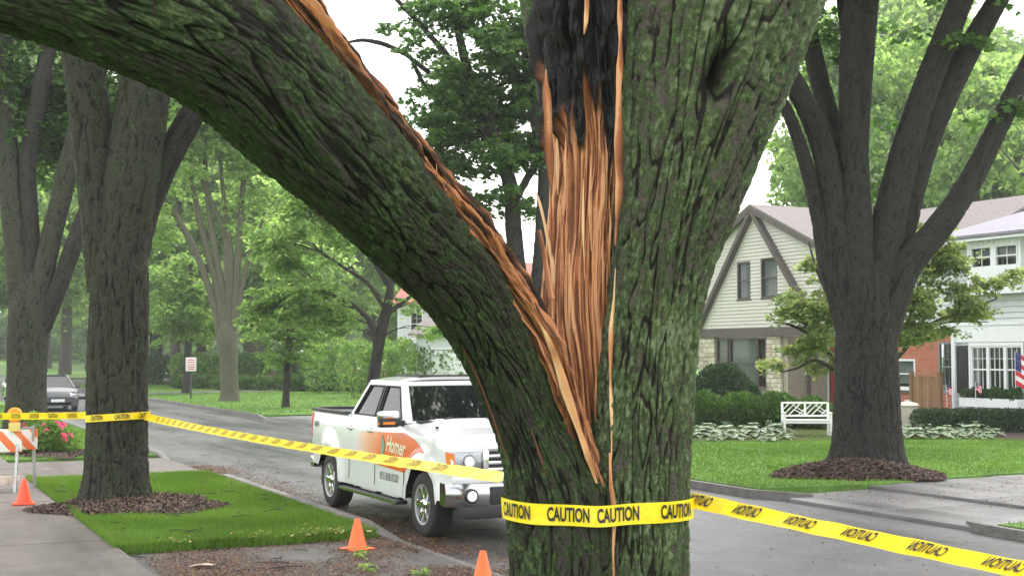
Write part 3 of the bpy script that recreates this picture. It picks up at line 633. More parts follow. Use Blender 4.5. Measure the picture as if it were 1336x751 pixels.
# ------------------------------------------------------------ foliage
def leafgeo(cen, nper, spread, size, rg, flat=.22, droop=.35, base=0., zr=None):
    n = len(cen) * nper; c = np.repeat(cen, nper, 0)
    sp = spread * rg.uniform(.6, 1.3, len(cen)); sp = np.repeat(sp, nper)
    a = rg.uniform(0, 2 * math.pi, n); r = np.sqrt(rg.uniform(0, 1, n)) * sp
    tilt = rg.normal(0, .25, (len(cen), 2)); tx, ty = np.repeat(tilt[:, 0], nper), np.repeat(tilt[:, 1], nper)
    x, y = r * np.cos(a), r * np.sin(a)
    z = rg.normal(0, flat, n) * sp * .6 - droop * r * r / np.maximum(sp, .01) + x * tx + y * ty
    p = c + np.stack([x, y, z], 1)
    b = a + rg.normal(0, .9, n); d = np.stack([np.cos(b), np.sin(b), rg.normal(-.25, .35, n)], 1); d /= np.linalg.norm(d, axis=1)[:, None]
    nz = np.stack([rg.normal(0, .9, n), rg.normal(0, .9, n), np.ones(n)], 1); sd_ = np.cross(nz, d); sd_ /= np.linalg.norm(sd_, axis=1)[:, None]
    up = np.cross(d, sd_); L = (size * rg.uniform(.6, 1.35, n))[:, None]
    v = np.stack([p - d * L * .5, p + sd_ * L * .42 + up * L * .10 - d * L * .05, p + d * L * .55 - up * L * .08, p - sd_ * L * .42 + up * L * .10 - d * L * .05], 1)
    cl = np.repeat(rg.normal(0, .13, len(cen)), nper)
    rnd = np.clip(rg.normal(.45, .17, n) + cl + base, 0, 1)
    return v.reshape(-1, 3), np.arange(4 * n).reshape(-1, 4), rnd
def blobpts(blobs, dens, rg, gap=.42, seed=0, gs=.75):
    out = []
    for (c, rad) in blobs:
        rad = np.array(rad, float); n = max(3, int(dens * rad[0] * rad[1] * rad[2] * 4.19))
        d = rg.standard_normal((n, 3)); d /= np.linalg.norm(d, axis=1)[:, None]; r = rg.uniform(0, 1, n) ** .42
        p = np.array(c) + d * rad * r[:, None]
        k = fbm(p * gs + seed * 3.1, 2, seed) > gap; out.append(p[k])
    return np.vstack(out)
def limbs_to(cen, anchors, rg, k, r0=.03, name='branches'):
    V = []; Fc = []; off = 0
    idx = rg.choice(len(cen), min(k, len(cen)), replace=False)
    for i in idx:
        e = cen[i]; dd = np.linalg.norm(anchors - e, axis=1); j = np.argmin(dd + (anchors[:, 2] > e[2] - .2) * 1.5); a = anchors[j]
        L = np.linalg.norm(e - a)
        if L < .15: continue
        m = (a + e) / 2 + np.array((rg.normal(0, .08), rg.normal(0, .08), .10)) * L; r = r0 * (.5 + .35 * L / 2)
        v, f, _ = tube([(*a, r), (*m, r * .7), (*e, r * .25)], max(.25, L / 7), 5)
        V.append(v); Fc.append(f + off); off += len(v)
    if not V: return None
    return np.vstack(V), np.vstack(Fc)
def crown(parent, base, blobs, dens, nper, spread, size, m, seed, anchors=None, nbr=40, br_m=None, gap=.42, gs=.75, base_r=0., r0=.03, droop=.35):
    rg = np.random.default_rng(seed); c = blobpts(blobs, dens, rg, gap, seed, gs)
    v, f, rnd = leafgeo(c, nper, spread, size, rg, base=base_r, droop=droop)
    mk('crown', v - base, f, m, parent, False, {'rnd': ('FACE', rnd)})['kind'] = 'stuff'
    if anchors is not None:
        t = limbs_to(c, np.asarray(anchors), rg, nbr, r0)
        if t is not None: mk('branches', t[0] - base, t[1], br_m or bark_far, parent, True)['kind'] = 'stuff'
    return c
def blob(px, py, Y, rx, ry, rz): return (P(px, py, Y), (rx, ry, rz))
def stems(parent, base, rows, Y, m, seg, ang, bk=None, name='limb', dY=0.):
    p = []
    for r in rows:
        yy = Y + (r[3] if len(r) > 3 else 0); q = P(r[0], r[1], yy); p.append((*q, r[2] / 2 * yy / F))
    R0 = float(np.mean([x[3] for x in p]))
    t = tube(p, seg, ang, None, bk(R0) if bk else None); addm(name, t, m, parent, base); return spline(p, .4)[:, :3]
def trunk(parent, base, rows, Y, m, seg, ang, bk, fl):
    p = []
    for r in rows:
        q = P(r[0], r[1], Y); p.append([*q, r[2] / 2 * Y / F])
    p[0][2] = base[2] - .15
    addm('trunk', tube(p, seg, ang, flare(*fl), bk(float(p[2][3]))), m, parent, base); return spline([tuple(x) for x in p], .4)[:, :3]
bkA = lambda R0: bark(.065, 7., .036, 5, R0)
bkB = lambda R0: bark(.06, 7., .024, 9, R0)
# upper stems and crown of the split tree, above the picture
an_ = []
for r in ([(960, -200, 100, MY), (1010, -420, 70, MY + .3), (1080, -700, 52, MY + .6), (1130, -1000, 36, MY + 1.2), (1150, -1300, 8, MY + 2.)],
          [(945, -200, 90, MY), (930, -450, 62, MY + .3), (880, -750, 46, MY + .9), (830, -1050, 30, MY + 1.8), (800, -1300, 6, MY + 2.6)]):
    p_ = spp(r); addm('limb', tube(p_, .04, 70, None, bark(.07, 5., .02, 15, .25)), bark_limb, split, mt_base); an_.append(spline(p_, .4)[:, :3])
crown(split, mt_base, [((.8, 11.5, 8.2), (3.2, 2.6, 1.3)), ((2.6, 10, 8.6), (2.6, 2.6, 1.3)), ((-1.2, 12.5, 8.8), (2.8, 2.6, 1.2)), ((1., 15., 9.2), (3.4, 3., 1.4)), ((-2.5, 15.5, 9.6), (2.6, 2.6, 1.2)), ((3.8, 13.5, 9.4), (2.6, 2.6, 1.2)), ((0., 6., 8.8), (3., 2.4, 1.2))], 1.5, 40, .7, .19, leaf_a, 111, np.vstack(an_), 40, twig_m, gap=.44)
# tree with the tape ring
base = T2.copy(); YT = float(base[1])
t2 = empty('street_tree', tuple(base), 0, 'large ridged-bark street tree ringed with caution tape above mulch', 'tree')
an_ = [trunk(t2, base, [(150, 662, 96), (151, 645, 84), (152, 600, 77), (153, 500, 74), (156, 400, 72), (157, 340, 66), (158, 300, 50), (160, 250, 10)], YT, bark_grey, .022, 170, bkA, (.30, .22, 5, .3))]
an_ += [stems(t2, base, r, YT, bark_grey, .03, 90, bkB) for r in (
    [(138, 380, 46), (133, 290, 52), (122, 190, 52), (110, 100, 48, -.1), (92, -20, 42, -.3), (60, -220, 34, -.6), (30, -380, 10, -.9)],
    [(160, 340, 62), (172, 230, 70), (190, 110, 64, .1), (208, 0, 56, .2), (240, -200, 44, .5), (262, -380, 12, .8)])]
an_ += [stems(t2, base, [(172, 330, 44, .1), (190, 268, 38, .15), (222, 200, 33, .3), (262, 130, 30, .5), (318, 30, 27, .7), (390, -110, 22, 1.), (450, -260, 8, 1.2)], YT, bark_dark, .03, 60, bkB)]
crown(t2, base, [blob(60, -260, 19, 2.6, 2.4, 1.5), blob(250, -330, 19.5, 2.8, 2.4, 1.6), blob(430, -250, 20, 2.2, 2.2, 1.3), blob(-60, -160, 18, 2., 2., 1.1)], 3.2, 46, .55, .13, leaf_a, 101, np.vstack(an_), 40, twig_m)
# many-stemmed tree behind the barricade
base = T3.copy(); YT = float(base[1])
t3 = empty('street_tree', tuple(base), 0, 'forked street tree standing behind the striped barricade', 'tree')
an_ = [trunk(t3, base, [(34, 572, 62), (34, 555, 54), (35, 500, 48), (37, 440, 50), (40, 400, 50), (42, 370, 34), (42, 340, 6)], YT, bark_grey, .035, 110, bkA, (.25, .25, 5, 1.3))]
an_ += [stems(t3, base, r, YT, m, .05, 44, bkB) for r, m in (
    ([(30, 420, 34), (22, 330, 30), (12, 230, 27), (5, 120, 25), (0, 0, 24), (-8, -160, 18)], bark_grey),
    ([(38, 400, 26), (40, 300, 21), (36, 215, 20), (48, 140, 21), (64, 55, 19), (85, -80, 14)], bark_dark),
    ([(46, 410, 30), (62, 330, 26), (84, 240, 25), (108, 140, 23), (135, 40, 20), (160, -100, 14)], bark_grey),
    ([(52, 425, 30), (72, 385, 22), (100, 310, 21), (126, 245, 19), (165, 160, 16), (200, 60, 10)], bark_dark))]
crown(t3, base, [blob(20, 90, 36, 2.6, 2.2, 1.6), blob(110, 150, 36.5, 2.2, 2, 1.8), blob(70, 190, 37, 1.6, 1.6, 1.3), blob(150, 90, 36, 2.4, 2.2, 1.6), blob(-40, 130, 35, 2.2, 2, 1.7), blob(60, 10, 36, 2.8, 2.4, 1.5)], 4.2, 52, .6, .16, leaf_a, 102, np.vstack(an_), 50, twig_m, gap=.46)
# big many-stemmed tree on the far lawn
base = np.array(W(19.35, 16.8, Z + .1)); YT = float(base[1])
rt = empty('vase_tree', tuple(base), 0, 'massive dark many-stemmed tree rising from the mulch mound', 'tree')
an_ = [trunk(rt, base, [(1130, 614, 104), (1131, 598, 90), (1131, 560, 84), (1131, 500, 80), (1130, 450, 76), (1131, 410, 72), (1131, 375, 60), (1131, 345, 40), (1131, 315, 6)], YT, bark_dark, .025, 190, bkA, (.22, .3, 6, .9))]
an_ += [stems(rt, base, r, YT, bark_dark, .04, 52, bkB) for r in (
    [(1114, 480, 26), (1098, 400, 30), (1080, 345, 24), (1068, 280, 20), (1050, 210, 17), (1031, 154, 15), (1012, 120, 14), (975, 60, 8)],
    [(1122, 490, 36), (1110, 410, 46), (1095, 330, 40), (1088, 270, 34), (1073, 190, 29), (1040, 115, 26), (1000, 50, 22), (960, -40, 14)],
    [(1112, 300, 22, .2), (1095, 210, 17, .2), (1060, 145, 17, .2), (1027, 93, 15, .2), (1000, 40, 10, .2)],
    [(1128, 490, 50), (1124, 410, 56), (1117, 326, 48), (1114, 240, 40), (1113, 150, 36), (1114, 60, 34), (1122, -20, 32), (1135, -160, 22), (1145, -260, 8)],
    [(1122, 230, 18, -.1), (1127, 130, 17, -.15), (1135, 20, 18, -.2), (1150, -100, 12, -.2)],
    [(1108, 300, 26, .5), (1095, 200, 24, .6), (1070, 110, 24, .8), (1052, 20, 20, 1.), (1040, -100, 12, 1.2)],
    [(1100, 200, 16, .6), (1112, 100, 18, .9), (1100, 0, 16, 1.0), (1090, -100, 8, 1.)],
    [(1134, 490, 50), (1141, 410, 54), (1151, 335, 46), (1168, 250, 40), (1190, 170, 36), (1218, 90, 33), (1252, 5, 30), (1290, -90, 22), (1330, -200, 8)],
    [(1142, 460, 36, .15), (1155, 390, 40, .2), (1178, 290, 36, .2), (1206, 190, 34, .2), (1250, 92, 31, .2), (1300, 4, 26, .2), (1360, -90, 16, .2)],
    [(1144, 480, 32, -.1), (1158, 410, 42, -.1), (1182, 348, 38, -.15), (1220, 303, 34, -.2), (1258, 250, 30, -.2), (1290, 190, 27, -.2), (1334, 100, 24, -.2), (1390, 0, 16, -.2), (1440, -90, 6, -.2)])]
crown(rt, base, [blob(1240, -60, 25, 1.8, 1.8, .9), blob(1130, -140, 25, 2.4, 2.2, 1.2), blob(1000, -60, 25.5, 2., 2., 1.), blob(1380, -60, 25, 2., 1.8, 1.), ((3.6, 20.5, 9.8), (3.2, 2.8, 1.3)), ((.8, 20., 10.8), (3., 2.6, 1.2)), ((6.5, 19., 10.4), (3., 2.8, 1.3)), blob(1262, 45, 24.6, .35, .3, .25), blob(1312, 140, 24.5, .45, .3, .15), blob(1085, 20, 26, .7, .7, .8), blob(1150, 60, 27, .8, .8, .7), blob(1165, 170, 27, .5, .5, .4), blob(1190, 20, 26, .7, .7, .5), blob(1060, 30, 25, .6, .6, .5), blob(1140, 240, 27, .4, .4, .4), blob(1060, 90, 27, .7, .7, .7)], 2.6, 48, .55, .16, leaf_a, 103, np.vstack(an_), 60, twig_m)
# tree showing between limb and trunk
base = np.array(W(31.5, 16, Z)); YT = float(base[1])
ct = empty('maple_tree', tuple(base), 0, 'twin-stemmed leafy tree seen through the fork of the split tree', 'tree')
an_ = [trunk(ct, base, [(690, 552, 40), (690, 535, 33), (690, 480, 30), (689, 430, 32), (688, 395, 34), (688, 370, 16)], YT, bark_dark, .04, 60, bkB, (.25, .25, 5, 1.3))]
an_ += [stems(ct, base, r, YT, bark_dark, .06, 28, bkB) for r in (
    [(684, 410, 26), (676, 362, 23), (670, 300, 21), (667, 250, 19), (655, 205, 17), (640, 160, 15), (610, 90, 12), (590, 0, 9)],
    [(695, 410, 24), (703, 362, 20), (708, 290, 18), (710, 215, 16), (700, 165, 14), (690, 90, 12), (700, 0, 9)],
    [(672, 262, 10), (688, 232, 9), (697, 215, 8), (690, 180, 6)],
    [(640, 165, 9), (600, 95, 8), (555, 40, 6), (518, 0, 5), (490, -30, 3)],
    [(560, 95, 6), (520, 66, 5), (480, 53, 4), (450, 56, 2)],
    [(650, 190, 8), (600, 150, 6), (560, 120, 5), (540, 85, 4)],
    [(705, 200, 7), (735, 170, 5), (720, 100, 4)],
    [(690, 100, 8), (655, 110, 5), (625, 130, 3)])]
crown(ct, base, [blob(600, 110, 35, 1.1, 1.2, .8), blob(640, 60, 35, 1.2, 1.3, .9), blob(680, 120, 35.5, 1.0, 1.1, .9), blob(570, 170, 35, .8, 1., .7), blob(640, 200, 35, .9, 1., .6), blob(560, 60, 35, .8, .9, .6), blob(690, 30, 35, 1.1, 1.1, .8), blob(610, 10, 35, 1.2, 1.2, .7), blob(660, 260, 35.2, .6, .8, .4), blob(600, 260, 35.2, .6, .7, .35), blob(510, 30, 35, .35, .5, .2), blob(700, 200, 35.4, .5, .6, .5), blob(540, 130, 35, .5, .6, .4), blob(640, 320, 35.4, .45, .5, .35), blob(560, 230, 35.5, .6, .8, .5), blob(585, 200, 35.5, .9, 1., .7), blob(630, 150, 36, 1.2, 1.2, 1.), blob(680, 180, 36, .9, 1., .8), blob(555, 10, 35.5, .7, .8, .5), blob(690, 270, 36, .5, .7, .4), blob(620, 280, 36, .6, .7, .4), blob(710, 90, 36, .8, .9, 1.), blob(580, 100, 36, 1.0, 1., .9), blob(540, 190, 36, .5, .6, .4)], 15., 52, .36, .135, leaf_a, 104, np.vstack(an_), 70, twig_m, gap=.40, gs=1.1, r0=.02)
# tree behind the pickup
base = np.array(W(43.7, 16, Z)); YT = float(base[1])
bt = empty('maple_tree', tuple(base), 0, 'broad leafy tree with dark leaning trunk behind the pickup cab', 'tree')
an_ = [trunk(bt, base, [(484, 538, 22), (485, 520, 17), (488, 490, 15), (496, 440, 13), (504, 405, 13), (508, 380, 8)], YT, bark_dark, .05, 32, bkB, (.2, .25, 5, 1.3))]
an_ += [stems(bt, base, r, YT, twig_m, .09, 14, None) for r in (
    [(505, 408, 11), (510, 370, 10), (511, 330, 9), (505, 280, 7), (495, 220, 5)],
    [(492, 460, 9), (486, 425, 8), (470, 405, 6), (450, 392, 5), (420, 380, 3)],
    [(503, 412, 7), (520, 398, 6), (540, 384, 4), (565, 370, 2)],
    [(506, 372, 7), (490, 345, 6), (470, 315, 5), (455, 280, 3)],
    [(509, 350, 6), (520, 330, 5), (535, 300, 3)], [(500, 400, 5), (480, 370, 5), (450, 350, 4), (420, 330, 2)])]
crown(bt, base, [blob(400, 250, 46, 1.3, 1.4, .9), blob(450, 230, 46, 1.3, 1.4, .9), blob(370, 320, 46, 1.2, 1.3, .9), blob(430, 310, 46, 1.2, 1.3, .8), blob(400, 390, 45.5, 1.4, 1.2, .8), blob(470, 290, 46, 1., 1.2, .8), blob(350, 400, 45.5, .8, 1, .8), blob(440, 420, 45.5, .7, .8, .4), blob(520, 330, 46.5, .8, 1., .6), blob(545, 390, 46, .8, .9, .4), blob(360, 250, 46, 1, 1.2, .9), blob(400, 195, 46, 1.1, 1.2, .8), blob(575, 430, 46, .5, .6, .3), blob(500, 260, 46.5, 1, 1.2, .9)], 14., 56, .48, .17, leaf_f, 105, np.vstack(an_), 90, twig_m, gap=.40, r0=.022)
# vase tree across the street
base = np.array(W(60.88, 15.08, Z)); YT = float(base[1])
vt = empty('vase_tree', tuple(base), 0, 'tall pale-barked vase-shaped tree on the far lawn beside street sign', 'tree')
an_ = [trunk(vt, base, [(300, 526, 30), (300, 515, 24), (299, 490, 22), (298, 460, 24), (296, 440, 26), (296, 420, 14)], YT, bark_farmoss, .08, 40, bkB, (.25, .25, 5, 1.3))]
an_ += [stems(vt, base, r, YT, bark_farmoss, .12, 12, None) for r in (
    [(292, 455, 12), (280, 400, 10), (258, 335, 9), (232, 285, 8), (205, 250, 6), (180, 215, 3)],
    [(294, 450, 12), (284, 380, 10), (266, 310, 8), (252, 245, 7), (246, 200, 5), (248, 150, 3)],
    [(296, 450, 12), (290, 380, 10), (276, 300, 8), (268, 220, 6), (270, 140, 4)],
    [(300, 455, 12), (298, 380, 10), (294, 310, 8), (272, 255, 6), (255, 215, 4)],
    [(303, 455, 12), (308, 380, 10), (312, 310, 8), (318, 230, 7), (324, 170, 5), (326, 110, 3)],
    [(298, 440, 9), (302, 350, 8), (296, 290, 6), (288, 215, 5), (292, 150, 3)],
    [(305, 440, 8), (316, 370, 7), (330, 320, 5), (350, 270, 3)])]
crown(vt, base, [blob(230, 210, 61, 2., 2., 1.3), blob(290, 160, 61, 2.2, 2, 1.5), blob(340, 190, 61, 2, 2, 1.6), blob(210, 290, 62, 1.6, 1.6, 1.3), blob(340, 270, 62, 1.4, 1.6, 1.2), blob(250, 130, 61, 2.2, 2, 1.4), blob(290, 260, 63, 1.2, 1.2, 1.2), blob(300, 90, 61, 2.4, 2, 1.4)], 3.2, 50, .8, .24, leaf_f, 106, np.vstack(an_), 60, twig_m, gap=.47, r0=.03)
# young tree
base = np.array(W(52.7, 15.42, Z)); YT = float(base[1])
yt = empty('young_tree', tuple(base), 0, 'slender young tree with layered leaves standing on the far lawn', 'tree')
an_ = [trunk(yt, base, [(372, 533, 12), (373, 520, 9), (375, 480, 8), (377, 440, 7), (378, 400, 6), (380, 350, 3)], YT, bark_dark, .1, 16, bkB, (.3, .2, 5, 0.))]
crown(yt, base, [blob(380, 395, 54, 1.5, 1.5, .9), blob(350, 430, 54, 1, 1.1, .5), blob(405, 440, 54, 1, 1, .6), blob(375, 465, 54, 1.2, 1.2, .45), blob(380, 350, 54, 1.1, 1.1, .8)], 6., 46, .46, .17, leaf_b, 107, np.vstack(an_), 40, twig_m)
# two trunks farther up the street
base = np.array(W(74.07, 15.98, Z)); YT = float(base[1])
nt_ = empty('roadside_tree', tuple(base), 0, 'dark-trunked tree just behind the pale street sign', 'tree')
an_ = [trunk(nt_, base, [(242, 515, 13), (243, 505, 10), (245, 460, 9), (247, 420, 9), (248, 380, 6), (250, 330, 3)], YT, bark_dark, .12, 16, bkB, (.3, .25, 5, 0.))]
an_ += [stems(nt_, base, r, YT, twig_m, .15, 8, None) for r in ([(246, 440, 5), (230, 415, 4), (215, 400, 3)], [(246, 430, 5), (270, 400, 4), (285, 385, 2)])]
crown(nt_, base, [blob(240, 400, 73, 2.2, 2.2, 1.3), blob(215, 420, 73, 1.6, 1.6, 1.), blob(265, 430, 74, 1.4, 1.4, .9), blob(235, 360, 73, 2., 2., 1.4)], 2.6, 46, .75, .24, leaf_b, 108, np.vstack(an_), 40, twig_m)
base = np.array(W(101.07, 19.5, Z)); YT = float(base[1])
ft = empty('roadside_tree', tuple(base), 0, 'thick straight trunk of a tall tree far up the street', 'tree')
an_ = [trunk(ft, base, [(203, 502, 22), (203, 494, 17), (203, 460, 16), (204, 420, 15), (205, 360, 10)], YT, bark_far, .15, 18, bkB, (.25, .3, 5, 0.))]
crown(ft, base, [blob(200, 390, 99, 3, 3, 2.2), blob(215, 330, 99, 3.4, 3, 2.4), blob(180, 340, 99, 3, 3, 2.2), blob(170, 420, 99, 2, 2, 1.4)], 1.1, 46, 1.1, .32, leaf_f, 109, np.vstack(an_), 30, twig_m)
# ornamental tree before the two houses
base = np.array((P(1112, 540, 31)[0], 31.0, Z)); YT = 31.
ot = empty('ornamental_tree', tuple(base), 0, 'small spreading ornamental tree with pale yellowing leaves before the gabled house', 'tree')
an_ = [trunk(ot, base, [(1112, 584, 26), (1112, 570, 20), (1112, 540, 17), (1111, 510, 16), (1110, 480, 14), (1110, 470, 8)], YT, bark_dark, .05, 32, bkB, (.3, .2, 5, 0.))]
an_ += [stems(ot, base, r, YT, twig_m, .08, 12, None) for r in (
    [(1112, 505, 7.8), (1090, 470, 6.0), (1060, 440, 4.8), (1035, 425, 3.6), (1010, 420, 1.8)], [(1100, 490, 5.4), (1065, 470, 4.2), (1040, 480, 3.0), (1020, 485, 1.8)],
    [(1112, 510, 8.4), (1150, 485, 6.6), (1175, 462, 5.4), (1205, 428, 4.8), (1245, 410, 3.6), (1300, 390, 1.8)], [(1180, 455, 4.2), (1190, 400, 3.6), (1210, 350, 2.4), (1240, 320, 1.2)],
    [(1110, 475, 5.4), (1085, 400, 4.8), (1065, 350, 3.6), (1055, 315, 1.8)], [(1205, 428, 3.0), (1240, 420, 2.4), (1290, 420, 1.2)])]
crown(ot, base, [blob(1060, 400, 31, .75, .9, .5), blob(1085, 350, 31, .7, .8, .5), blob(1040, 450, 31, .65, .7, .35), blob(1012, 468, 31, .4, .5, .22), blob(1075, 470, 31, .6, .6, .35), blob(1190, 370, 31, .8, .9, .5), blob(1230, 340, 31, .75, .8, .5), blob(1250, 390, 31, .9, .9, .45), blob(1300, 370, 31, .55, .6, .3), blob(1190, 430, 31, .55, .7, .35), blob(1225, 430, 31, .6, .6, .2), blob(1215, 300, 31, .5, .6, .3), blob(1330, 360, 31, .3, .4, .2), blob(1160, 330, 31.5, .6, .6, .5), blob(1035, 400, 31, .5, .6, .4), blob(1060, 440, 30.6, .7, .6, .35), blob(1215, 395, 30.6, .8, .7, .4), blob(1275, 400, 31, .7, .6, .3)], 70., 40, .27, .10, leaf_c, 110, np.vstack(an_), 110, twig_m, gap=.40, gs=1.4, r0=.010)
# ------------------------------------------------------------ background trees (three kinds, copied)
def proto(kind, seed):
    rg = np.random.default_rng(seed); o = empty('background_tree', (0, 0, 0)); z0 = np.zeros(3)
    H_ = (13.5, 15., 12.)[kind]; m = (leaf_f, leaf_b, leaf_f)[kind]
    pts = [(0, 0, -.2, .42), (.05, .02, 1.5, .34), (.1, .0, H_ * .4, .27), (.0, .15, H_ * .7, .15), (.1, .1, H_ * .95, .03)]
    addm('trunk', tube(pts, .5, 12), bark_far, o, z0)
    an = [spline(pts, .5)[4:, :3]]
    V = []; Fc = []; off = 0
    for k in range(9):
        a = k * 2.4 + rg.uniform(-.3, .3); zz = H_ * rg.uniform(.28, .6); L = rg.uniform(2.5, 4.2)
        p = [(0.05, 0.05, zz, .12), (math.cos(a) * L * .5, math.sin(a) * L * .5, zz + L * .5, .08), (math.cos(a) * L, math.sin(a) * L, zz + L * .8, .02)]
        v, f, _ = tube(p, .5, 6); V.append(v); Fc.append(f + off); off += len(v); an.append(spline(p, .4)[:, :3])
    mk('branches', np.vstack(V), np.vstack(Fc), bark_far, o, True)
    bl = []
    for k in range(20):
        a = rg.uniform(0, 6.28); zz = rg.uniform(.26, .95); rr = (1 - abs(zz - .5) * 1.3) * 4.3 * rg.uniform(.35, 1)
        bl.append(((rr * math.cos(a), rr * math.sin(a), H_ * zz), (1.7, 1.7, 1.15)))
    c = blobpts(bl, 2.8, rg, .40, seed, .6); v, f, rnd = leafgeo(c, 38, .8, .27, rg)
    mk('crown', v, f, m, o, False, {'rnd': ('FACE', rnd)})
    return o
protos = [proto(k, 200 + k) for k in range(3)]; used = [False] * 3
def bgtree(k, px, Y, s, label, group, sz=1.):
    o = protos[k] if not used[k] else copy_tree(protos[k]); used[k] = True
    p = P(px, 463, Y); o.location = (p[0], Y, Z - .05); o.rotation_euler = (0, 0, (px * .37) % 6.28); o.scale = (s, s, s * sz); tag(o, label, 'tree', group)
GL = 'trees closing the view up the street'; GR = 'trees rising behind the gabled house'; GC = 'trees behind the far lawn'
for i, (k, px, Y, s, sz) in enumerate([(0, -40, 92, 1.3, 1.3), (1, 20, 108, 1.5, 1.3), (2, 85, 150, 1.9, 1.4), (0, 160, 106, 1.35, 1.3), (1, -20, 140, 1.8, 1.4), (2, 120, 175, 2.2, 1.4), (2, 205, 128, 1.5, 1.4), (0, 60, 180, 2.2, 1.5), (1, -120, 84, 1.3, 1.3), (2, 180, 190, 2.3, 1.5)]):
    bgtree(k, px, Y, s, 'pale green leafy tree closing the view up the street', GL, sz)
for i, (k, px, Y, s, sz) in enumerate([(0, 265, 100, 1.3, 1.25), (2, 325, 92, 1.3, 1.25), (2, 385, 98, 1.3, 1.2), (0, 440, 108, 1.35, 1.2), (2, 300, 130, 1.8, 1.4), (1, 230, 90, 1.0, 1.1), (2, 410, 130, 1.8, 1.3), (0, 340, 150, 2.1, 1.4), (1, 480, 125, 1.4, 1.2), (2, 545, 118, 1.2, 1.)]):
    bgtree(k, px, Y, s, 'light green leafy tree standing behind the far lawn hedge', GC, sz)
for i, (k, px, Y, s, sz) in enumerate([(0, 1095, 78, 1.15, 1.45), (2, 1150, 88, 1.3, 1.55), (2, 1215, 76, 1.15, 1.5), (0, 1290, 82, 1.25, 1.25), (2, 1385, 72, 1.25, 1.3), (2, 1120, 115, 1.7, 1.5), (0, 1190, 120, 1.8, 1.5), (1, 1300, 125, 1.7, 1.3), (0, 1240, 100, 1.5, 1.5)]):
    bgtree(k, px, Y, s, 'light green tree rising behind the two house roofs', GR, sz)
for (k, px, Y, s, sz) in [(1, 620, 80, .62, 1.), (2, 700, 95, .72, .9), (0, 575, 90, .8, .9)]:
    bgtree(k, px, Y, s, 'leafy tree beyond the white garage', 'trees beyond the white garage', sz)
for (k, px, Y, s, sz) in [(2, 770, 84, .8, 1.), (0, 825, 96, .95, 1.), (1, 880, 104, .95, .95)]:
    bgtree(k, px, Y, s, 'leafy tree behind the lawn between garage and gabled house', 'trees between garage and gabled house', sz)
# far wood closing the horizon
rg = np.random.default_rng(300); bl = []
for k in range(150):
    px = rg.uniform(-150, 1500) if k < 80 else rg.uniform(-60, 620); Y = rg.uniform(200, 260); bl.append((P(px, 463 - rg.uniform(0, 60) * (1. if px < 560 or px > 1040 else .35), Y), (7, 5, 4)))
c = blobpts(bl, .03, rg, .3, 4, .2); v, f, rnd = leafgeo(c, 30, 2.6, 1.0, rg); tag(mk('far_wood', v, f, leaf_a, None, False, {'rnd': ('FACE', rnd)}), 'distant wood closing the horizon behind the houses', 'wood', kind='stuff')
# ------------------------------------------------------------ shrubs and hedges
def shrub(name, blobs, n, size, m, label, cat='shrub', seed=0, group=None, core=None, base=None, stems_=True, up=.6):
    """leafy shell over a loose inner mass of twigs; leaves point outwards"""
    rg = np.random.default_rng(seed); b0 = np.array(base if base is not None else (blobs[0][0][0], blobs[0][0][1], Z))
    o = empty(name, tuple(b0), 0, label, cat, group); V = []; R = []
    vol = np.array([b[1][0] * b[1][2] for b in blobs]); cnt = (n * vol / vol.sum()).astype(int)
    for (c, r), k in zip(blobs, cnt):
        d = rg.standard_normal((k, 3)); d[:, 2] += .35; d /= np.linalg.norm(d, axis=1)[:, None]; r = np.array(r)
        p = np.array(c) + d * r * (rg.uniform(0, 1, k) ** .22)[:, None] * (1 + .22 * (fbm(d * 2.4 + seed, 3, seed) - .5))[:, None]
        k_ = p[:, 2] > Z + .02; p = p[k_]; d = d[k_]; k = len(p)
        dr = d + rg.normal(0, .5, (k, 3)) + np.array((0, 0, up)); dr /= np.linalg.norm(dr, axis=1)[:, None]
        nz = d + rg.normal(0, .5, (k, 3)); sd_ = np.cross(nz, dr); sd_ /= np.linalg.norm(sd_, axis=1)[:, None] + 1e-9
        L = (size * rg.uniform(.6, 1.4, k))[:, None]
        V.append(np.stack([p - dr * L * .5, p + sd_ * L * .38, p + dr * L * .5, p - sd_ * L * .38], 1).reshape(-1, 3))
        R.append(np.clip(rg.normal(.45, .16, k) + (fbm(p * 2.2, 2, seed) - .5) * .7, 0, 1))
    V = np.vstack(V); mk('foliage', V - b0, np.arange(len(V)).reshape(-1, 4), m, o, False, {'rnd': ('FACE', np.concatenate(R))})
    tw = B()
    for (c, r) in blobs:
        for k in range(3):
            e = np.array(c) + rg.normal(0, .35, 3) * np.array(r); tw.bar((c[0] - b0[0] + rg.normal(0, .05), c[1] - b0[1], -.05), tuple(e - b0), .03, .03)
    tw.build('stems', twig_m, o)['kind'] = 'stuff'; return o
def g3(px, py, dz=0.): p = G(px, py, Z); return (p[0], p[1], Z + dz)
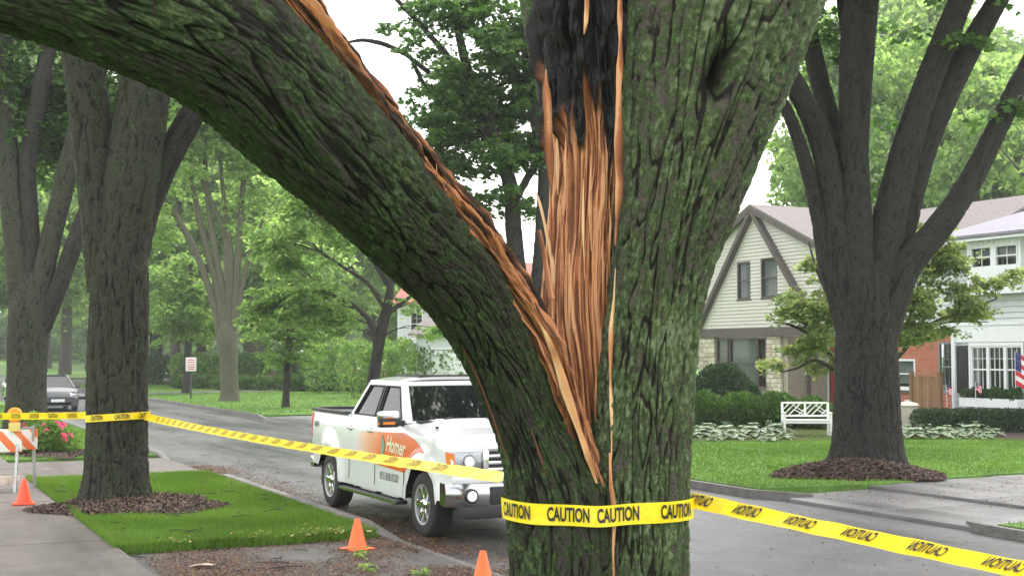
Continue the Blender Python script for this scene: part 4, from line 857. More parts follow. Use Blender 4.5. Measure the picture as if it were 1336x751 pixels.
# yew hedge in front of the gabled house
bl = []
for k in range(15):
    t = k / 14; p = np.array(P(908 + 178 * t, 540, 39.5 - 1.2 * t)); h = .80 + .10 * math.sin(k * 1.7) - .12 * (t > .75)
    bl.append(((p[0], p[1], Z + h * .45), (.48, .8, h * .78)))
shrub('yew_hedge', bl, 26000, .10, leaf_y, 'feathery bright green hedge behind the white bench', 'hedge', 401)
p = P(942, 510, 43); shrub('round_shrub', [((p[0], p[1], 1.05), (.95, .9, .95)), ((p[0] - .7, p[1], .8), (.6, .7, .7)), ((p[0] + .8, p[1], .75), (.5, .6, .65))], 12000, .09, leaf_e, 'dark rounded shrub under the front window of the gabled house', 'shrub', 402)
bl = []
for k in range(12):
    t = k / 11; p = P(1203 + 175 * t, 550, 36.6); bl.append(((p[0], p[1], Z + .27), (.33, .5, .40)))
shrub('boxwood_hedge', bl, 15000, .06, leaf_e, 'low clipped dark hedge before the white house window', 'hedge', 403)
# hostas with pale edges
hv_, hf_, hr_ = [], [], []; rg = np.random.default_rng(77)
for k in range(26):
    a = k * 2.4; el = .25 + .9 * (k / 26.); L = .34 * rg.uniform(.8, 1.2); wd = L * .34; d = np.array((math.cos(a) * math.cos(el), math.sin(a) * math.cos(el), math.sin(el))); s = np.array((-math.sin(a), math.cos(a), 0))
    b = d * L * .35; m1 = d * L * .8; t = d * L * 1.2 - np.array((0, 0, .10 * L / .3)); i = len(hv_)
    hv_ += [b - s * wd * .2, b + s * wd * .2, m1 + s * wd * .55 + np.array((0, 0, .02)), m1 + s * wd, t, m1 - s * wd, m1 - s * wd * .55 + np.array((0, 0, .02))]
    hf_ += [(i, i + 1, i + 2, i + 6), (i + 2, i + 3, i + 4), (i + 6, i + 2, i + 4), (i + 6, i + 4, i + 5)]; hr_ += [.35 + rg.uniform(-.2, .2), .95, .45, .95]
    hv_ += [np.zeros(3)] ; hv_[-1] = b * 0; 
hme = mesh('hosta_leaves', np.array(hv_), hf_, False, {'rnd': ('FACE', hr_)}); hme.materials.append(leaf_h)
spots = [(910 + 11.5 * k, 571 + (k % 3) * 2.2 - (k % 2) * 3) for k in range(11)] + [(1180 + 14.5 * k, 569 + (k % 2) * 3) for k in range(9)] + [(1165, 566), (1240, 562), (1300, 562)]
for k, (px, py) in enumerate(spots):
    p = G(px, py, Z); o = ob('hosta_plant', hme); o.location = (p[0], p[1], Z); o.rotation_euler = (0, 0, k * 1.3); s = .95 + .35 * math.sin(k * 2.3); o.scale = (s, s, s * 1.05)
    a = px < 1100
    tag(o, 'pale-edged hosta plant bordering the bed beside the white bench' if a else 'pale-edged hosta plant in the bed before the low clipped hedge', 'plant', 'hostas beside the white bench' if a else 'hostas before the clipped hedge')
slab_pts = [G(900, 576, Z), G(1030, 576, Z), G(1100, 573, Z), G(1100, 558, Z), G(1000, 550, Z), G(900, 550, Z)]
o = B().quad(*[(x[0], x[1], Z + .012) for x in slab_pts]).build('flower_bed', mulch_m); o['kind'] = 'structure'
slab_pts = [G(1150, 572, Z), G(1336, 574, Z), G(1420, 574, Z), G(1420, 556, Z), G(1150, 552, Z)]
o = B().quad(*[(x[0], x[1], Z + .012) for x in slab_pts]).build('flower_bed', mulch_m); o['kind'] = 'structure'
# garden boulder
p = G(975, 563, Z); V, Fc, _ = tube([(0, 0, -.05, .30), (0, 0, .1, .36), (0, 0, .28, .30), (.03, 0, .40, .14), (.03, 0, .43, .02)], .04, 24, None, lambda th, s, R: ((fbm(np.stack([np.cos(th) * 2, np.sin(th) * 2, s * 5], 1), 3, 7) - .5) * .2, {}))
V *= .75; V[:, 0] *= 1.4; tag(mk('garden_boulder', V + np.array((p[0], p[1] + 2.2, Z + .1)), Fc, mat('tan_stone', (.36, .30, .22), .8, .3, 6., .4), None, True), 'tan boulder half hidden in the hosta bed', 'boulder')
# pink rose bush by the gravel driveway
bp3 = np.array(W(30.2, 3.5, Z)); bx, by = bp3[0], bp3[1]
rb = shrub('rose_bush', [((bx, by, .42), (.55, .5, .42)), ((bx + .38, by, .36), (.38, .4, .34)), ((bx - .42, by, .34), (.35, .4, .36)), ((bx + .1, by, .68), (.3, .3, .22)), ((bx - .25, by, .75), (.22, .2, .28))], 6500, .065, leaf_b, 'leafy rose bush with pink blooms in mulch beside gravel driveway', 'bush', 405, base=(bx, by, Z))
pink = mat('rose_petal', (.70, .11, .22), .6, .3, 20., 0)
rgb = np.random.default_rng(9); rose = B()
for k in range(9):
    a = k * 2.39; r = .012 + .0045 * k; h = .035 - .003 * k
    c, s = math.cos(a), math.sin(a); rose.add([(c * r - s * .02, s * r + c * .02, h - .015), (c * r + s * .02, s * r - c * .02, h - .015), (c * (r + .018) + s * .022, s * (r + .018) - c * .022, h + .012), (c * (r + .018) - s * .022, s * (r + .018) + c * .022, h + .012)], [(0, 1, 2, 3)])
r0_ = rose.build('bloom', pink, rb)
for k in range(17):
    o = r0_ if k == 0 else r0_.copy()
    if k: COL.objects.link(o); o.parent = rb
    a = rgb.uniform(math.pi * 1.05, math.pi * 1.95); el = rgb.uniform(-.1, .9); o.location = (math.cos(a) * .72 * math.cos(el), math.sin(a) * .52 * math.cos(el), .32 + .42 * math.sin(el)); o.rotation_euler = (.9, 0, a - math.pi * 1.5); s = rgb.uniform(.8, 1.35); o.scale = (s, s, s)
# hedge rows beyond the far lawn
for k, (px, w_, Y, zc, hz, m, lab) in enumerate([
    (285, 3., 88, 1.5, .95, leaf_b, 'clipped flat-topped hedge left of the brick terrace steps'), (350, 3.4, 86, 1.6, .95, leaf_a, 'clipped flat-topped hedge above the brick terrace wall'), (400, 1.6, 84, 1.5, .9, leaf_a, 'rounded hedge end beside the brick terrace steps'),
    (215, 2.6, 96, 1.0, 1.2, leaf_d, 'dark shrub mass beyond the thick far trunk'), (470, 3.0, 74, 1.7, 1.6, leaf_b, 'tall light green shrub behind the pickup bed'), (530, 3.2, 66, 1.6, 1.5, leaf_b, 'tall light green shrub beside the white garage'), (440, 1.6, 78, .6, .7, leaf_a, 'low mounded shrub at the foot of the terrace'), (405, 1.2, 78, .5, .55, leaf_y, 'low bright shrub near the young tree'), (340, 2.6, 80, .45, .5, leaf_y, 'low flower border under the flat-topped hedge'), (270, 2.0, 84, .45, .5, leaf_y, 'low bright border beside the street sign'), (165, 3., 108, 1.0, 1.3, leaf_d, 'dark hedge far up the street')]):
    p = P(px, 480, Y); n_ = 5; shrub('hedge' if 'hedge' in lab else 'shrub', [((p[0] + w_ * (i / (n_ - 1) - .5) * 1.6, Y + (i % 2) * .3, Z + zc * .9), (w_ / 4.0 + .2, .9, hz)) for i in range(n_)], 3600, .2, m, lab, 'hedge' if 'hedge' in lab else 'shrub', 420 + k, base=(p[0], Y, Z))
# weeds in the driveway mouth
for k, (px, py) in enumerate([(470, 727), (478, 745), (545, 752), (690, 741)]):
    p = G(px, py, .035); rg = np.random.default_rng(500 + k); v, f, rnd = leafgeo(np.array([(0, 0, .03), (.05, .02, .04)]), 16, .09, .05, rg, flat=.4, droop=.1, base=.35)
    o = mk('weed', v, f, leaf_b, None, False, {'rnd': ('FACE', rnd)}); o.location = (p[0], p[1], .045); tag(o, 'small green weed growing in the driveway mouth', 'weed', 'weeds in the driveway mouth')
v = np.array([(-.16, -.02, 0), (-.05, -.05, .03), (.08, -.03, .02), (.17, .0, .035), (.15, .04, .01), (.03, .05, .035), (-.1, .035, .02), (-.17, .02, .0)]); p = G(266, 740, .04)
o = mk('bark_scrap', np.vstack([v, v * np.array((.95, .9, 0)) + np.array((0, 0, -.004))]), [(0, 1, 5, 6), (1, 2, 4, 5), (2, 3, 4), (0, 6, 7), (8, 14, 13, 9), (9, 13, 12, 10)], mat('pale_wood', (.42, .36, .26), .8, .3, 20., .3)); o.location = (p[0], p[1], .05); tag(o, 'pale torn bark scrap lying on the driveway mouth', 'debris')
# ------------------------------------------------------------ shared materials for made things
white_paint = mat('white_car_paint', (.66, .675, .69), .22, .03, 2., 0, coat=.8)
black_plastic = mat('black_plastic', (.016, .016, .017), .5, .2, 30., .05)
rubber = mat('tyre_rubber', (.018, .018, .018), .8, .3, 20., .2)
chrome = mat('chrome', (.78, .79, .80), .09, .04, 8., 0, metal=1.)
chrome_dk = mat('chrome_dark_reflection', (.40, .40, .42), .12, .06, 8., 0, metal=1.)  # reflection of the dark road worked into this chrome's base colour
lens_m = mat('lamp_reflector', (.30, .31, .33), .12, .3, 18., .1, metal=.8)
steel = mat('galvanised_steel', (.42, .43, .44), .4, .15, 12., .05, metal=.7)
amber = mat('amber_lens', (.75, .20, .02), .25, .1, 30., 0)
red_lens = mat('red_lens', (.45, .02, .02), .25, .1, 30., 0)
dark_int = mat('dark_interior', (.022, .021, .022), .8, .2, 8., 0)
def glassmat(name, tint=(.05, .06, .06), mixf=.55):
    m, t, b = nodes(name); L = t.links.new
    b.inputs['Base Color'].default_value = (.012, .014, .015, 1); b.inputs['Roughness'].default_value = .03; b.inputs['Specular IOR Level'].default_value = .9
    tr = t.nodes.new('ShaderNodeBsdfTransparent'); tr.inputs[0].default_value = (*[.35 + c for c in tint], 1); mx = t.nodes.new('ShaderNodeMixShader'); mx.inputs[0].default_value = mixf
    L(tr.outputs[0], mx.inputs[1]); L(b.outputs[0], mx.inputs[2]); L(mx.outputs[0], t.nodes['Material Output'].inputs[0]); return m
car_glass = glassmat('car_glass', mixf=.72)
house_glass = glassmat('house_glass', (.4, .42, .42), .35)
def emis(name, col, s):
    m, t, b = nodes(name); b.inputs['Base Color'].default_value = (*col, 1); b.inputs['Emission Color'].default_value = (*col, 1); b.inputs['Emission Strength'].default_value = s; return m
lamp_m = emis('lit_lamp', (1., .97, .88), .8)
# ------------------------------------------------------------ vehicle body lofting
def arch(x, z0, wheels, R, zc):
    for xc in wheels:
        if abs(x - xc) < R: z0 = max(z0, zc + math.sqrt(max(0, R * R - (x - xc) ** 2)))
    return z0
def make_wheel(parent, x, y, r, wd, side, spokes=6, rimr=.62):
    w_ = empty('wheel', (x, y, r)); w_.parent = parent
    s = side
    B().lathe([(r * rimr, s * -.5 * wd), (r * .93, s * -.48 * wd), (r, s * -.34 * wd), (r, s * .34 * wd), (r * .93, s * .47 * wd), (r * .8, s * .5 * wd), (r * rimr, s * .46 * wd)], ax=1, n=40, cap=False).build('tyre', rubber, w_, smooth=True)
    b = B().lathe([(r * (rimr + .005), s * .46 * wd), (r * (rimr + .01), s * .49 * wd), (r * (rimr - .05), s * .47 * wd), (r * (rimr - .08), s * .2 * wd), (r * .2, s * .15 * wd), (.001, s * .15 * wd)], ax=1, n=40, cap=False)
    b.build('rim', steel, w_, smooth=True)
    sb = B().lathe([(r * .17, s * .2 * wd), (r * .17, s * .42 * wd), (r * .11, s * .47 * wd), (.001, s * .47 * wd)], ax=1, n=20, cap=False)
    for k in range(spokes):
        a = 2 * math.pi * k / spokes; c, d = math.cos(a), math.sin(a)
        def fn(q, t, h, c=c, d=d): return (q * c - t * d, h, q * d + t * c)
        rr = r * rimr * .95
        v = [fn(r * .12, -r * .09, s * .40 * wd), fn(r * .12, r * .09, s * .40 * wd), fn(rr, r * .13, s * .46 * wd), fn(rr, -r * .13, s * .46 * wd), fn(r * .12, -r * .1, s * .2 * wd), fn(r * .12, r * .1, s * .2 * wd), fn(rr, r * .15, s * .3 * wd), fn(rr, -r * .15, s * .3 * wd)]
        sb.add(v, [(0, 1, 2, 3), (7, 6, 5, 4), (0, 4, 5, 1), (1, 5, 6, 2), (2, 6, 7, 3), (3, 7, 4, 0)])
    sb.build('spokes', chrome, w_, bevel=.006); return w_
def frame_panel(b, outer, inner, nrm, depth):
    """a flat panel with an opening and a reveal; outer/inner matching loops"""
    n = len(outer); d = Vector(nrm) * -depth
    v = list(outer) + list(inner) + [tuple(Vector(p) + d) for p in inner]
    f = [(i, (i + 1) % n, n + (i + 1) % n, n + i) for i in range(n)] + [(n + i, n + (i + 1) % n, 2 * n + (i + 1) % n, 2 * n + i) for i in range(n)]
    b.add(v, f)
# ------------------------------------------------------------ pickup truck (x forward, y left, origin under front axle)
tk = empty('pickup_truck', W(15.31, 7.22, 0), RZ, 'white crew-cab pickup truck with orange door graphics parked by the kerb', 'truck')
HWD = 1.0; WB = -3.65; AR = .475; AZ = .43
def tk_bot(x): return arch(x, (.42 if x > -4.1 else .60) if x < .52 else .50, (0., WB), AR, AZ)
def tk_top(x):
    return float(np.interp(x, [-4.52, -2.90, -2.88, -.80, -.60, .2, .60, .74, .80], [1.43, 1.40, 1.38, 1.36, 1.35, 1.28, 1.21, 1.12, 1.0]))
xs = sorted(set([-4.52, -4.50, -4.46, -2.91, -2.895, -2.885, -2.87, .60, .68, .73, .77, .80] + list(np.round(np.arange(-4.4, .58, .06), 3)) + [c + AR * math.cos(a) for c in (0., WB) for a in np.linspace(.02, math.pi - .02, 23)]))
V = []; NS = 0
for x in xs:
    bz, tz = tk_bot(x), tk_top(x); hw = HWD * (1 - .07 * max(0, (x - .25) / .55) ** 2 - .012 * max(0, (-x - 4.3) / .2))
    row = []
    for t in (0, .12, .28, .45, .6, .75, .88, .96):
        z = bz + (tz - .03 - bz) * t; zz = (z - .42) / .95
        y = hw * (1 - .045 * max(0, zz - .62) ** 2 * 4 - .03 * max(0, .25 - zz)) - .018 * math.exp(-((zz - .30) / .10) ** 2)
        for xc in (0., WB):
            d = math.hypot(x - xc, z - AZ)
            if d < .64: y += .035 * float(sstep(.64, .54, np.array(d)) if False else max(0, min(1, (.66 - d) / .10)))
        row.append((y, z))
    bed = -4.47 < x < -2.89
    y1 = row[-1][0]
    row += [(y1 - .03, tz), (y1 - .10, tz + (.0 if bed else .012)), (y1 - .13, .98 if bed else tz + .02), (y1 * .5, .96 if bed else tz + .045 * (1 if x > -.9 else 0) + .02), (0, .96 if bed else tz + .055 * (1 if x > -.9 else 0) + .02)]
    full = [(-y, z) for y, z in row] + [(y, z) for y, z in row[-2::-1]]
    NS = len(full); V += [(x, y, z) for y, z in full]
Fc = [(i * NS + k, (i + 1) * NS + k, (i + 1) * NS + k + 1, i * NS + k + 1) for i in range(len(xs) - 1) for k in range(NS - 1)] + [tuple(range(NS)), tuple(range((len(xs) - 1) * NS, len(xs) * NS))[::-1]]
body = B().add(V, Fc).build('body', white_paint, tk, smooth=True)
body.data.set_sharp_from_angle(angle=math.radians(32))
B().box(-4.35, .62, -.72, .72, .36, .9).build('chassis', black_plastic, tk)
B().box(-4.46, -2.90, -.85, .85, .962, .975).build('bed_liner', black_plastic, tk)
b = B()
for s in (-1, 1): b.box(-4.5, -2.91, s * .96 - .05, s * .96 + .05, 1.398, 1.44)
b.box(-4.53, -4.44, -.9, .9, 1.41, 1.452); b.build('bed_rail', black_plastic, tk, bevel=.012)
# greenhouse
zb, zr = 1.375, 1.90
def cabx(t, y): pass
yb, yr = .955, .80
rear_b, rear_t, fr_t, fr_b = -2.86, -2.40, -1.18, -.64
cb = B()
for s in (-1, 1):
    # side frame with two openings
    def pt(x, z): t = (z - zb) / (zr - zb); return (x, s * (yb + (yr - yb) * t), z)
    def lx(xb, xt, z): t = (z - zb) / (zr - zb); return xb + (xt - xb) * t
    split_x = -1.80
    z0, z1 = zb + .045, zr - .07
    for (ob_, ot_, ob2, ot2, ia, ib, ic, id_) in (
        ((rear_b), (rear_t), split_x, split_x + .08, lx(rear_b, rear_t, z0) + .14, lx(rear_b, rear_t, z1) + .13, lx(split_x, split_x + .08, z1) - .045, lx(split_x, split_x + .08, z0) - .045),
        (split_x, split_x + .08, fr_b, fr_t, lx(split_x, split_x + .08, z0) + .045, lx(split_x, split_x + .08, z1) + .045, lx(fr_b, fr_t, z1) - .085, lx(fr_b, fr_t, z0) - .15)):
        out = [pt(ob_, zb), pt(ot_, zr), pt(ot2, zr), pt(ob2, zb)]; inn = [pt(ia, z0), pt(ib, z1), pt(ic, z1), pt(id_, z0)]
        frame_panel(cb, out, inn, (0, s, 0), .022)
        gl = [tuple(Vector(p) - Vector((0, s * .018, 0))) for p in inn]
        B().quad(*gl).build('side_window', car_glass, tk)
        tr = B()
        for i in range(4): tr.bar(tuple(Vector(inn[i]) + Vector((0, s * .003, 0))), tuple(Vector(inn[(i + 1) % 4]) + Vector((0, s * .003, 0))), .018, .022, up=(0, 1, 0))
        tr.build('window_trim', black_plastic, tk)
    B().quad(pt(split_x - .04, zb + .03), pt(split_x + .045, zb + .03), pt(split_x + .115, zr - .06), pt(split_x + .035, zr - .06)).build('door_pillar', black_plastic, tk).location = (0, s * .006, 0)
# windscreen frame, rear frame, roof
wo = [(fr_b, -yb, zb), (fr_b + .13, 0, zb), (fr_b, yb, zb), (fr_t, yr, zr), (fr_t + .05, 0, zr + .005), (fr_t, -yr, zr)]
def li(a, b, t): return tuple(np.array(a) + (np.array(b) - np.array(a)) * t)
cen = np.mean(np.array(wo), 0)
wi = [(fr_b - .03, -yb + .10, zb + .02), (fr_b + .11, 0, zb + .02), (fr_b - .03, yb - .10, zb + .02), (fr_t + .045, yr - .07, zr - .055), (fr_t + .09, 0, zr - .05), (fr_t + .045, -yr + .07, zr - .055)]
frame_panel(cb, wo, wi, (.6, 0, .8), .012)
B().add([tuple(Vector(p) - Vector((.006, 0, .008))) for p in wi], [(0, 1, 4, 5), (1, 2, 3, 4)]).build('windscreen', car_glass, tk, smooth=True)
ro = [(rear_b, -yb, zb), (rear_b, yb, zb), (rear_t, yr, zr), (rear_t, -yr, zr)]; ri = [(rear_b + .06, -yb + .12, zb + .06), (rear_b + .06, yb - .12, zb + .06), (rear_t - .05, yr - .1, zr - .08), (rear_t - .05, -yr + .1, zr - .08)]
frame_panel(cb, ro, ri, (-.8, 0, .6), .012); B().quad(*[tuple(Vector(p) + Vector((.012, 0, -.01))) for p in ri]).build('rear_window', car_glass, tk)
nxr = 10; nyr = 10; rv = []; 
for i in range(nxr + 1):
    for j in range(nyr + 1):
        a, c = i / nxr, j / nyr; x = rear_t + (fr_t - rear_t) * a; y = -yr + 2 * yr * c
        e = 1 - abs(2 * c - 1) ** 4; e2 = 1 - abs(2 * a - 1) ** 6; x += .05 * (1 - (2 * c - 1) ** 2) * a; rv.append((x, y, zr + .065 * e * (.35 + .65 * e2)))
cb.add(rv, [(i * (nyr + 1) + j, (i + 1) * (nyr + 1) + j, (i + 1) * (nyr + 1) + j + 1, i * (nyr + 1) + j + 1) for i in range(nxr) for j in range(nyr)])
cbo = cb.build('cab_shell', white_paint, tk, smooth=True)
sr = B().box(-2.15, -1.4, -.45, .45, zr + .06, zr + .072); sr.build('sunroof', car_glass, tk, bevel=.01)
B().box(-2.2, -1.36, -.5, -.46, zr + .05, zr + .078).box(-2.2, -1.36, .46, .5, zr + .05, zr + .078).box(-1.36, -1.32, -.5, .5, zr + .05, zr + .08).build('sunroof_frame', black_plastic, tk)
# interior
it = B().box(-2.6, -.5, -.8, .8, 1.0, 1.30).box(-.75, -.5, -.82, .82, 1.25, 1.40)
for y in (-.42, .42):
    it.box(-1.45, -1.30, y - .24, y + .24, 1.2, 1.58).box(-1.44, -1.34, y - .13, y + .13, 1.58, 1.74).box(-2.35, -2.2, y - .28, y + .28, 1.2, 1.55).box(-2.33, -2.23, y - .13, y + .13, 1.55, 1.70)
it.build('interior', dark_int, tk, bevel=.03)
tv = [(.17 * math.cos(a), .17 * math.sin(a)) for a in np.linspace(0, 6.28, 20)]
st = B()
for i in range(19): st.bar((-.82 - tv[i][1] * .4, .42 + tv[i][0], 1.46 + tv[i][1] * .9), (-.82 - tv[i + 1][1] * .4, .42 + tv[i + 1][0], 1.46 + tv[i + 1][1] * .9), .025, .025)
st.build('steering_wheel', black_plastic, tk)
# rear view mirrors, handles, boards, wheels
for s in (-1, 1):
    m_ = B().box(-.80, -.68, s * 1.03 if s > 0 else -1.30, s * 1.30 if s > 0 else -1.03, 1.32, 1.47).build('wing_mirror', black_plastic, tk, bevel=.025)
    B().box(-.805, -.66, min(s * 1.035, s * 1.305), max(s * 1.035, s * 1.305), 1.425, 1.53).build('mirror_cap', chrome, m_, bevel=.04, seg=3)
    B().bar((-.74, s * .93, 1.36), (-.74, s * 1.06, 1.39), .09, .08).build('mirror_arm', black_plastic, m_, bevel=.01)
    B().box(-.675, -.658, min(s * 1.10, s * 1.26), max(s * 1.10, s * 1.26), 1.36, 1.395).build('indicator', amber, m_)
    if s < 0: B().box(-.78, -.69, -1.306, -1.298, 1.355, 1.385).build('indicator', amber, m_)
    for hx in (-1.86, -2.80 + .10):
        B().box(hx - .085, hx + .085, min(s * .985, s * 1.022), max(s * .985, s * 1.022), 1.195, 1.232).build('door_handle', chrome, tk, bevel=.01)
        B().lathe([(.055, s * .984), (.055, s * .992), (.04, s * .996)], cen=(hx, 0, 1.21), ax=1, n=18).build('handle_cup', steel, tk)
    B().box(-2.95, -.64, min(s * .93, s * 1.09), max(s * .93, s * 1.09), .335, .385).build('running_board', black_plastic, tk, bevel=.015)
    B().box(-2.93, -.66, min(s * 1.085, s * 1.097), max(s * 1.085, s * 1.097), .345, .375).build('board_trim', chrome, tk)
    for xx in (-2.6, -1.75, -.9): B().bar((xx, s * .75, .45), (xx, s * .98, .36), .06, .04).build('board_bracket', black_plastic, tk)
    for xx in (0., WB):
        make_wheel(tk, xx, s * .86, .40, .27, s)
    # shut lines
    for (x0, xz) in ((-1.70, 0), (-.62, 0), (-2.76, 0)):
        B().bar((x0, s * 1.001, .50), (x0, s * .985, 1.20), .008, .006, up=(0, 1, 0)).build('shut_line', black_plastic, tk)
    B().box(-4.60, -4.50, min(s * .86, s * .98), max(s * .86, s * .98), .98, 1.36).build('tail_light', red_lens, tk, bevel=.015)
    # headlight unit
    hl_ = B().add([(.70, s * .975, 1.10), (.80, s * .90, 1.08), (.84, s * .56, 1.09), (.84, s * .56, .86), (.82, s * .90, .86), (.72, s * .965, .88), (.60, s * .7, 1.08), (.60, s * .7, .88)], [(0, 1, 4, 5), (1, 2, 3, 4), (0, 6, 2, 1), (5, 4, 3, 7), (6, 0, 5, 7), (2, 6, 7, 3)]).build('headlight', lens_m, tk, bevel=.006)
    B().lathe([(.05, .82), (.048, .852), (.03, .858), (.001, .86)], cen=(0, s * .72, .985), ax=0, n=24, cap=False).build('projector', lamp_m, hl_, smooth=True)
    B().lathe([(.075, .815), (.075, .846), (.052, .84)], cen=(0, s * .72, .985), ax=0, n=24, cap=False).build('lamp_ring', steel, hl_, smooth=True)
    B().add([(.705, s * .985, 1.09), (.795, s * .915, 1.075), (.815, s * .90, .95), (.72, s * .975, .95), (.70, s * .95, 1.09), (.78, s * .88, 1.075), (.80, s * .87, .95), (.70, s * .95, .95)], [(0, 1, 2, 3), (0, 1, 5, 4), (3, 2, 6, 7), (1, 2, 6, 5), (0, 3, 7, 4)]).build('side_marker', amber, hl_)
    B().lathe([(.085, .90), (.085, .955), (.06, .958)], cen=(0, s * .74, .58), ax=0, n=24).build('fog_lamp_housing', black_plastic, tk, smooth=True)
    B().lathe([(.058, .94), (.058, .966), (.03, .972), (.001, .973)], cen=(0, s * .74, .58), ax=0, n=24, cap=False).build('fog_lamp', lamp_m, tk, smooth=True)
# grille
gr = B(); gy, gz0, gz1 = .52, .80, 1.13
for (a, c) in (((-gy, gz0), (gy, gz0)), ((gy, gz0), (gy, gz1)), ((gy, gz1), (-gy, gz1)), ((-gy, gz1), (-gy, gz0))): gr.bar((.845, a[0], a[1]), (.845, c[0], c[1]), .075, .07, up=(1, 0, 0))
go = gr.build('grille_surround', chrome, tk, bevel=.015)
B().box(.78, .81, -.5, .5, .8, 1.12).build('grille_mesh', black_plastic, go)
for z in (.875, .955, 1.035): B().box(.80, .855, -.48, .48, z - .022, z + .022).build('grille_bar', chrome, go, bevel=.012)
for y in (-.26, .26): B().box(.80, .86, y - .02, y + .02, .82, 1.11).build('grille_bar', chrome, go, bevel=.008)
o = B().lathe([(.11, .845), (.11, .872), (.09, .878), (.001, .878)], cen=(0, 0, .955), ax=0, n=28, cap=False).build('badge', mat('badge_blue', (.03, .06, .2), .3, .1, 5., 0), go, smooth=True); o.scale = (1, 1.35, .6); o.location = (0, 0, .385)
bm_ = B(); sec = []
for y in np.linspace(-1., 1., 21):
    xo = .96 - .20 * abs(y) ** 3.2; sec += [(xo - .18, y, .46), (xo - .02, y, .44), (xo, y, .50), (xo + .005, y, .62), (xo - .02, y, .715), (xo - .18, y, .72)]
bm_.add(sec, [(i * 6 + k, (i + 1) * 6 + k, (i + 1) * 6 + (k + 1) % 6, i * 6 + (k + 1) % 6) for i in range(20) for k in range(6)] + [(0, 1, 2, 3, 4, 5), (125, 124, 123, 122, 121, 120)])
bmo = bm_.build('front_bumper', chrome_dk, tk, smooth=True)
B().box(.80, .975, -.5, .5, .47, .68).build('bumper_intake', black_plastic, bmo, bevel=.02)
B().box(.70, .93, -.85, .85, .30, .45).build('air_dam', black_plastic, tk, bevel=.03)
B().box(.70, .82, -.93, .93, .715, .80).build('bumper_filler', white_paint, tk, bevel=.02)
B().box(-4.68, -4.50, -.98, .98, .52, .70).build('rear_bumper', chrome, tk, bevel=.03)
B().bar((-3.3, -.78, .36), (-4.45, -.82, .38), .07, .07).build('exhaust_pipe', steel, tk)
B().box(-4.08, -4.06, -.98, -.74, .30, .62).box(-4.08, -4.06, .74, .98, .30, .62).build('mud_flap', black_plastic, tk)
for y in (-.45, .2): B().bar((-.58, y, 1.415), (-.84, y + .5, 1.50), .015, .012).build('wiper', black_plastic, tk)
B().bar((.02, -.80, 1.33), (.02, -.80, 1.36), .03, .03).build('washer_jet', black_plastic, tk)
# ---- door graphics follow the body side
def side_y(x, z):
    bz, tz = tk_bot(x), tk_top(x); hw = HWD; zz = (z - .42) / .95
    y = hw * (1 - .045 * max(0, zz - .62) ** 2 * 4 - .03 * max(0, .25 - zz)) - .018 * math.exp(-((zz - .30) / .10) ** 2)
    for xc in (0., WB):
        d = math.hypot(x - xc, z - AZ)
        if d < .66: y += .035 * max(0, min(1, (.66 - d) / .10))
    return -(y)
gm, gt, gb = nodes('orange_graphic'); tc_ = gt.nodes.new('ShaderNodeTexCoord'); sx_ = gt.nodes.new('ShaderNodeSeparateXYZ'); gt.links.new(tc_.outputs['Object'], sx_.inputs[0])
mr = nd(gt, 'ShaderNodeMapRange'); gt.links.new(sx_.outputs[0], mr.inputs[0]); mr.inputs[1].default_value = -2.55; mr.inputs[2].default_value = -.1
r_ = ramp(gt, mr.outputs[0], [(0., (.66, .675, .69)), (.22, (.74, .42, .26)), (.45, (.72, .155, .03)), (1., (.68, .12, .03))]); gt.links.new(r_.outputs[0], gb.inputs['Base Color']); gb.inputs['Roughness'].default_value = .25
gx = np.linspace(-2.5, .10, 40); V = []; 
for x in gx:
    t0 = float(np.interp(x, [-2.5, -1.7, -.6, .1], [.84, .78, .74, .95])); t1 = float(np.interp(x, [-2.5, -1.8, -.6, -.2, .1], [1.17, 1.21, 1.25, 1.18, 1.05]))
    d0 = math.hypot(x, t0 - AZ)
    if x > -.55: t0 = max(t0, AZ + math.sqrt(max(0, .60 ** 2 - x * x)) + .01); t1 = max(t1, t0 + .004)
    for t in np.linspace(0, 1, 9):
        z = t0 + (t1 - t0) * t; V.append((x, side_y(x, z) - .006, z))
mk('door_graphic', V, np.array([(i * 9 + j, (i + 1) * 9 + j, (i + 1) * 9 + j + 1, i * 9 + j + 1) for i in range(39) for j in range(8)]), gm, tk, True)
def side_text(s, x, z, h, m, bold=.01, shear=0., sx=1., off=.010, name='lettering', rot=0.):
    v, f = text_geo(s, h * 1.4, bold * h, shear, sx); c, d = math.cos(rot), math.sin(rot)
    V = [(x + a * c - b_ * d, side_y(x + a * c - b_ * d, z + a * d + b_ * c) - off, z + a * d + b_ * c) for a, b_, _ in v]; mk(name, V, f, m, tk)
cream = mat('cream_vinyl', (.82, .74, .52), .4, .05, 5., 0); teal = mat('teal_vinyl', (.10, .32, .27), .4, .2, 12., 0)
side_text('Homer', -.90, 1.06, .21, cream, .03, .35, .80, .012, rot=-.05)
def side_quad(x0, x1, z0, z1, m, off, name): mk(name, [(x, side_y(x, z) - off, z) for x, z in ((x0, z0), (x1, z0), (x1, z1), (x0, z1))], [(0, 1, 2, 3)], m, tk)
side_quad(-1.24, -.60, .84, .93, black_plastic, .010, 'graphic_banner')
side_text('TREE CARE INC', -.915, .885, .06, cream, .02, 0, .78, .014)
tv = [(-1.44, .84), (-1.29, .84), (-1.31, .97), (-1.27, 1.06), (-1.32, 1.12), (-1.37, 1.2), (-1.42, 1.10), (-1.40, .97)]
mk('tree_emblem', [(x, side_y(x, z) - .012, z) for x, z in tv], [tuple(range(len(tv)))], teal, tk)
side_text('815.838.0320', -1.16, .64, .10, black_plastic, .002, 0, .9, .008)
side_text('4X4', -4.28, 1.20, .085, black_plastic, .04, .2, 1., .012)
